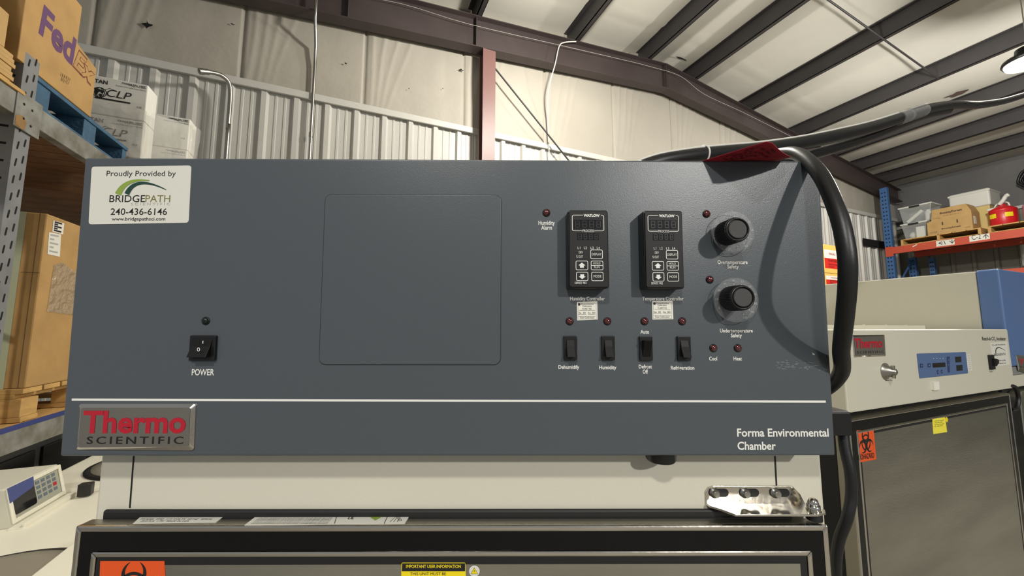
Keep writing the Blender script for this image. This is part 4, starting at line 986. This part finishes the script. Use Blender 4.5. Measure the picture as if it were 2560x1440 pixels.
for k in range(2): case(ur2, CV2, zt2-k*lh, lh, .40, ('upper glove case of the right white stack under wrinkled film', 'lower glove case of the right white stack under wrinkled film')[k], 0, True)
zfl = min(ztp-3*lh, zt2-2*lh)
sh = thing('steel_shelf', FB @ Vector((-1.5, 3.7, -H)), 'steel shelf behind the chamber carrying the white glove cases', 'shelf')
for k in range(7): MB(FB).box(-2.42, ur2+.03, 3.20+.175*k, 3.37+.175*k, zfl-.03, zfl-.001).build('shelf_board', wood_dk, sh)
MB(FB).box(-2.42, -1.36, 3.185, 3.199, zfl-.03, 1.09).build('front_board', wood_dk, sh)
if zt2-2*lh > zfl+.01: MB(FB).box(ur2-.4, ur2, CV2, CV2+CDp, zfl, zt2-2*lh-.001).build('riser', wood, sh)
if ztp-3*lh > zfl+.01: MB(FB).box(ur-.62, ur, CV, CV+CDp, zfl, ztp-3*lh-.001).build('riser', wood, sh)
for u in (-2.39, ur2+.01):
    for v in (3.23, 4.38): MB(FB).box(u-.02, u+.02, v-.02, v+.02, -H, zfl-.03).build('leg', rackgrey, sh)
mb = MB(FB); random.seed(11)
def filmsheet(pf, nu_, nv_, amp, seed):
    vs = []; fs = []
    for i in range(nu_+1):
        for j in range(nv_+1):
            p, nrm = pf(i/nu_, j/nv_); d = amp*(noise.noise(p*7+Vector((seed, 0, 0)))+.6*noise.noise(p*17+Vector((seed, 3, 0)))+.35*abs(noise.noise(p*31))); vs.append(p+nrm*(amp*1.1+d))
    for i in range(nu_):
        for j in range(nv_): k = i*(nv_+1)+j; fs.append((k, k+nv_+1, k+nv_+2, k+1))
    mb.add(vs, fs, True)
ftop = ztp-.62*lh
filmsheet(lambda a, b: (Vector((ur-.60+.61*a, CV, zfl+.02+(ftop-.05*a-zfl)*b)), Vector((0, -1, 0))), 60, 40, .010, 1)
filmsheet(lambda a, b: (Vector((ur+(ur2-ur)*a*.999+.012, CV+.01+(CV2-CV-.02)*min(1, a*1.02), zfl+.02+((ftop-.05)*(1-a)+(zt2-.35*lh)*a-zfl)*b)), Vector((.75, -.65, 0))), 40, 40, .014, 5)
filmsheet(lambda a, b: (Vector((ur2+.012, CV2+CDp*a, zfl+.02+(zt2-.05-zfl)*b)), Vector((1, 0, 0))), 16, 40, .010, 9)
tag(mb.build('shrink_film', film), 'wrinkled clear shrink film wrapped around the white glove cases', 'plastic film')

# ================================================================ the blue and orange rack along the right wall
UR = 10.7; FR = face_mu(UR); UB = 11.72
def hr(px, py): p = hit(FR, px, py); return -p[0], p[1]
rk = thing('pallet_rack', FB @ Vector((11.2, 3.5, -H)), 'blue pallet rack with orange beams along the right wall', 'rack')
zB0, zB1 = 1.565, 1.712
def post(u, v0, v1, z1):
    mb = MB(FB); mb.box(u, u+.08, v0, v1, -H, z1); mb.m = 1; Fp = face_mu(u); z = .3
    while z < z1-.05:
        for d in (.3, .7): x = -(v0+(v1-v0)*d); mb.flat(rrect(x-.013, x+.013, z-.016, z+.016, .006, 2), .0008, Fp)
        z += .085
    return mb.build('upright', [rackblue, mat('hole_blue', (24, 34, 54), .8)], rk)
post(UR, 4.19, 4.315, 3.05); post(UB-.08, 4.19, 4.315, 1.56); post(UR, 1.35, 1.475, 3.05); post(UB-.08, 1.35, 1.475, 1.56)
post(UB-.08, 3.9, 3.98, 1.5)
for k in range(4):
    z = -1.5+.75*k; a, b = (UR+.07, UB-.07) if k % 2 else (UB-.07, UR+.07)
    mb = MB(FB); mb.tube([(a, 4.25, z), (b, 4.25, z+.75)], .018, 8); mb.build('brace', rackblue, rk)
for v0, v1 in ((1.475, 4.19),):
    for u in (UR-.004, UB-.07):
        for z0, z1 in ((zB0, zB1), (.885, 1.03)): MB(FB).box(u, u+.06, v0, v1+.012, z0, z1).build('beam', rackorange, rk, bev=.004)
MB(FB).box(UR-.012, UR-.004, 4.18, 4.31, zB0-.05, zB1+.015).build('beam_connector', rackorange, rk, bev=.003)
for k in range(9): MB(FB).box(UR+.03, UB-.05, 1.5+.305*k, 1.78+.305*k, zB1-.03, zB1-.006).build('deck_board', mat('deck_dark', (96, 78, 66), .8), rk)
FRb = face_mu(UR-.005)
def sign(pts, s, x0, x1, yt, yb, yb1, arrows):
    o = MB(FRb).prism(quadpts(FRb, pts), 0, .002).build('location_sign', label_paper, rk, label='white location sign')
    mb = MB(FRb); text_px(mb, FRb, s, x0, x1, yt, yb, yb1, n=.003)
    for ax, ay, dx, dy in arrows:
        p = Vector(hit(FRb, ax, ay)); q = Vector(hit(FRb, ax+dx, ay+dy)); mb.strip([p, q], .010, .003); d = (q-p).normalized(); n = Vector((-d.y, d.x))
        for s_ in (1, -1): mb.strip([q, q-d*.05+n*s_*.035], .009, .003)
    mb.build('lettering', black_ink, o)
sign([(2340, 603), (2386, 597), (2387, 611), (2341, 617)], '1', 2363, 2364.6, 601, 611, 610.5, [(2357, 607, -10, 1.3), (2380, 599, .6, 9)])
sign([(2423, 591), (2474, 583), (2475, 597), (2424, 605)], 'C-2', 2430, 2453, 588, 600, 596.5, [(2465, 597, -.6, -11)])
o = MB(FRb).flat(quadpts(FRb, [(2281, 616), (2292, 610), (2293, 612), (2282, 618)]), .001).build('paint_scrape', label_paper, rk)
def rpallet(v0, v1, z1, label):
    t = thing('wooden_pallet', FB @ Vector((UR+.45, (v0+v1)/2, zB1)), label, 'pallet', 'pallets on the orange rack')
    z0 = zB1+.001; h = z1-z0
    for k in range(6):
        w = (v1-v0)/6; MB(FB).box(UR+.02, UR+.95, v0+k*w+.006, v0+(k+1)*w-.006, z1-.02, z1).build('top_board', wood, t)
    for a in (v0+.005, (v0+v1)/2-.02, v1-.045):
        MB(FB).box(UR+.02, UR+.95, a, a+.04, z0+.02, z1-.021).build('stringer', wood, t)
    for k in range(3): MB(FB).box(UR+.02+.41*k, UR+.12+.41*k, v0, v1, z0, z0+.019).build('bottom_board', wood, t)
    return z1+.001
pz = rpallet(2.93, 4.06, 1.845, 'wooden pallet under the clear bins and the brown carton')
pz2 = rpallet(1.75, 2.86, 1.845, 'wooden pallet under the red safety can')
# clear storage bins
def cbin(v0, v1, z0, z1, label, fill):
    t = thing('storage_bin', FB @ Vector((UR+.3, (v0+v1)/2, z0)), label, 'bin', 'clear storage bins'); tp = .05; d = .42; u = UR+.06
    bm = MB(FB); w = .006
    b = [(u+tp*.5, v0+tp), (u+d-tp*.5, v0+tp), (u+d-tp*.5, v1-tp), (u+tp*.5, v1-tp)]; tq = [(u, v0+.01), (u+d, v0+.01), (u+d, v1-.01), (u, v1-.01)]
    bm.add([(p[0], p[1], z0) for p in b] + [(p[0], p[1], z1-.02) for p in tq], [(3, 2, 1, 0)] + [(i, (i+1) % 4, 4+(i+1) % 4, 4+i) for i in range(4)])
    bm.build('tub', clearbin, t, bev=.01)
    MB(FB).box(u-.012, u+d+.012, v0-.005, v1+.005, z1-.03, z1).build('lid', label_white, t, bev=.008)
    MB(FB).box(u-.02, u-.012, (v0+v1)/2-.08, (v0+v1)/2+.08, z1-.045, z1-.008).build('latch', black, t, bev=.003)
    return t
za = pz; zb = za+.33; zc = zb+.36
b1 = cbin(3.64, 4.05, za, zb, 'lower clear bin with white lid on the orange rack', 0); b2 = cbin(3.55, 4.06, zb+.002, zc, 'upper clear bin with white lid on the orange rack', 0)
tag(MB(FB).box(UR+.085, UR+.18, 3.70, 3.83, za+.006, za+.23).build('white_packet', box_white, bev=.01), 'white packet inside the lower clear bin', 'packet')
mb = MB(FB @ Matrix.Translation((UR+.25, 3.92, za+.08))); mb.lathe([(.0, -.07), (.05, -.06), (.075, 0), (.06, .05), (.02, .08)], 18); tag(mb.build('foam_ball', label_paper), 'pale round foam piece inside the lower clear bin', 'foam')
mb = MB(FB); mb.tube([(UR+.2, 3.98, zb+.05), (UR+.2, 3.74, zb+.25)], .035, 12); tag(mb.build('white_tube', box_white), 'white tube leaning inside the upper clear bin', 'tube')
mb = MB(FB @ Matrix.Translation((UR+.24, 3.67, zb+.008))); mb.lathe([(.05, 0), (.05, .2), (.03, .21), (.03, .24)], 18); tag(mb.build('white_jar', box_white), 'white jar standing inside the upper clear bin', 'jar')
# brown carton, cooler, cans
FR2 = face_mu(UR+.03); 
t = thing('cardboard_box', FB @ Vector((UR+.3, 3.3, pz)), 'brown stepped carton with dark printing between bins and red can', 'box')
MB(FR2).prism([(-3.645, pz), (-3.03, pz), (-3.03, 2.20), (-3.085, 2.35), (-3.55, 2.35), (-3.575, 2.13), (-3.64, 2.11)], -.36, 0).build('carton', card2, t, bev=.004)
mb = MB(FR2)
text_into(mb, FR2, 'BountyForest', -3.44, 2.235, .30, .035, .001, bold=.04); text_into(mb, FR2, 'Bountyforest', -3.44, 1.925, .26, .028, .001, bold=.03)
text_into(mb, FR2, '24/454g', -3.55, 2.16, .1, .014, .001); text_into(mb, FR2, 'fresh produce', -3.40, 2.185, .22, .016, .001); text_into(mb, FR2, 'net weight', -3.6, 1.885, .1, .02, .001); text_into(mb, FR2, 'case', -3.13, 1.885, .07, .02, .001)
for x in (-3.42, -3.22): mb.strip([(x, 2.01), (x, 2.075)], .018, .001)
mb.build('lettering', brown_ink, t)
MB(FB).box(UR+.1, UR+.2, 3.024, 3.029, 1.95, 2.1).build('paper_label', label_paper, t)
t = thing('cooler_box', FB @ Vector((UR+.6, 3.1, pz)), 'white foam cooler on a pale box behind the brown carton', 'cooler')
MB(FB).box(UR+.42, UR+.9, 2.9, 3.38, pz, 2.32).build('pale_base_box', mat('pale_card', (208, 186, 120), .7), t, bev=.004)
MB(FB).box(UR+.41, UR+.91, 2.88, 3.42, 2.322, 2.66).build('body', label_white, t, bev=.03, seg=3)
MB(FB).box(UR+.40, UR+.92, 2.87, 3.43, 2.60, 2.64).build('lid_rim', label_white, t, bev=.01)
def can(vc, r, z0, m, label, spout):
    t = thing('safety_can', FB @ Vector((UR+.3, vc, z0)), label, 'can', 'safety cans'); F = FB @ Matrix.Translation((UR+.26, vc, z0))
    MB(F).lathe([(r, 0), (r, .02), (r*.97, .03), (r*.97, .27), (r, .28), (r*.93, .31), (r*.5, .36), (r*.3, .37)], 36).build('body', m, t)
    MB(F).lathe([(r*.28, .365), (r*.28, .40), (r*.2, .41)], 20).build('collar', m, t)
    mb = MB(F); mb.tube(spline([(0, r*.55, .34), (0, r*.4, .41), (0, .0, .44), (0, -r*.4, .42), (0, -r*.5, .35)], 6), .012, 10); mb.build('carry_handle', label_white if spout else m, t)
    if spout:
        mb = MB(F); mb.tube(spline([(-.04, .02, .40), (-.05, -.03, .46), (-.05, -.07, .53), (-.05, -.11, .55)], 5), [.03]*11+[.035]*3+[.03]*2, 12); mb.build('spout', label_white, t)
        mb = MB(F); mb.tube([(-.08, .16, .325), (-.04, .02, .345)], .024, 10); mb.build('trigger_bar', label_white, t)
        Fy = F; vs = []; fs = []
        for a0, a1 in ((.25, .95), (-.95, -.35)):
            mb = MB(F); vs = []; fs = []
            for k in range(9):
                a = a0+(a1-a0)*k/8; x, y = -(r*.985)*math.cos(a), (r*.985)*math.sin(a); vs += [(x, y, .14), (x, y, .22)]
            mb.add(vs, [(2*k, 2*k+1, 2*k+3, 2*k+2) for k in range(8)], True); o = mb.build('yellow_label', label_yellow, t)
can(2.715, .172, pz2, red_can, 'red safety can with white spout and yellow labels', True)
can(2.33, .165, pz2, pink_can, 'pink safety can at the right edge beside the red one', False)
# odd pieces on the walls
mb = MB(FB); vs = []; prof = []
for k in range(6): v = 2.75-.13*k; prof += [(v, 0), (v-.03, .03), (v-.06, .03), (v-.09, 0)]
vs = []; fs = []
for x, h in prof: vs += [(RW-.25-h, x, 1.16), (RW-.25-h, x, 1.56)]
mb.add(vs, [(2*i, 2*i+2, 2*i+3, 2*i+1) for i in range(len(prof)-1)]); o = mb.build('metal_sheet', liner); s = o.modifiers.new('s', 'SOLIDIFY'); s.thickness = .003
tag(o, 'short ribbed white metal sheet hanging under the orange shelf', 'metal sheet')
mb = MB(FB)
for k in range(5): mb.tube([(RW-.10-.03*k, 2.47+.13*math.cos(a)+.02*k, 2.80+.16*math.sin(a)+.03*math.sin(3*a+k)) for a in [2*PI*i/24 for i in range(25)]], .02, 8)
tag(mb.build('cable_coil', rubber), 'black cable coil hanging high on the right wall', 'cable coil')
p = atv(2182, 606, D-.05); mb = MB(FF(p, UD, ZD)); mb.box(-.40, .62, -.11, .06, 0, .004)
struct(mb.build('trim_opening', hole_m, wall))
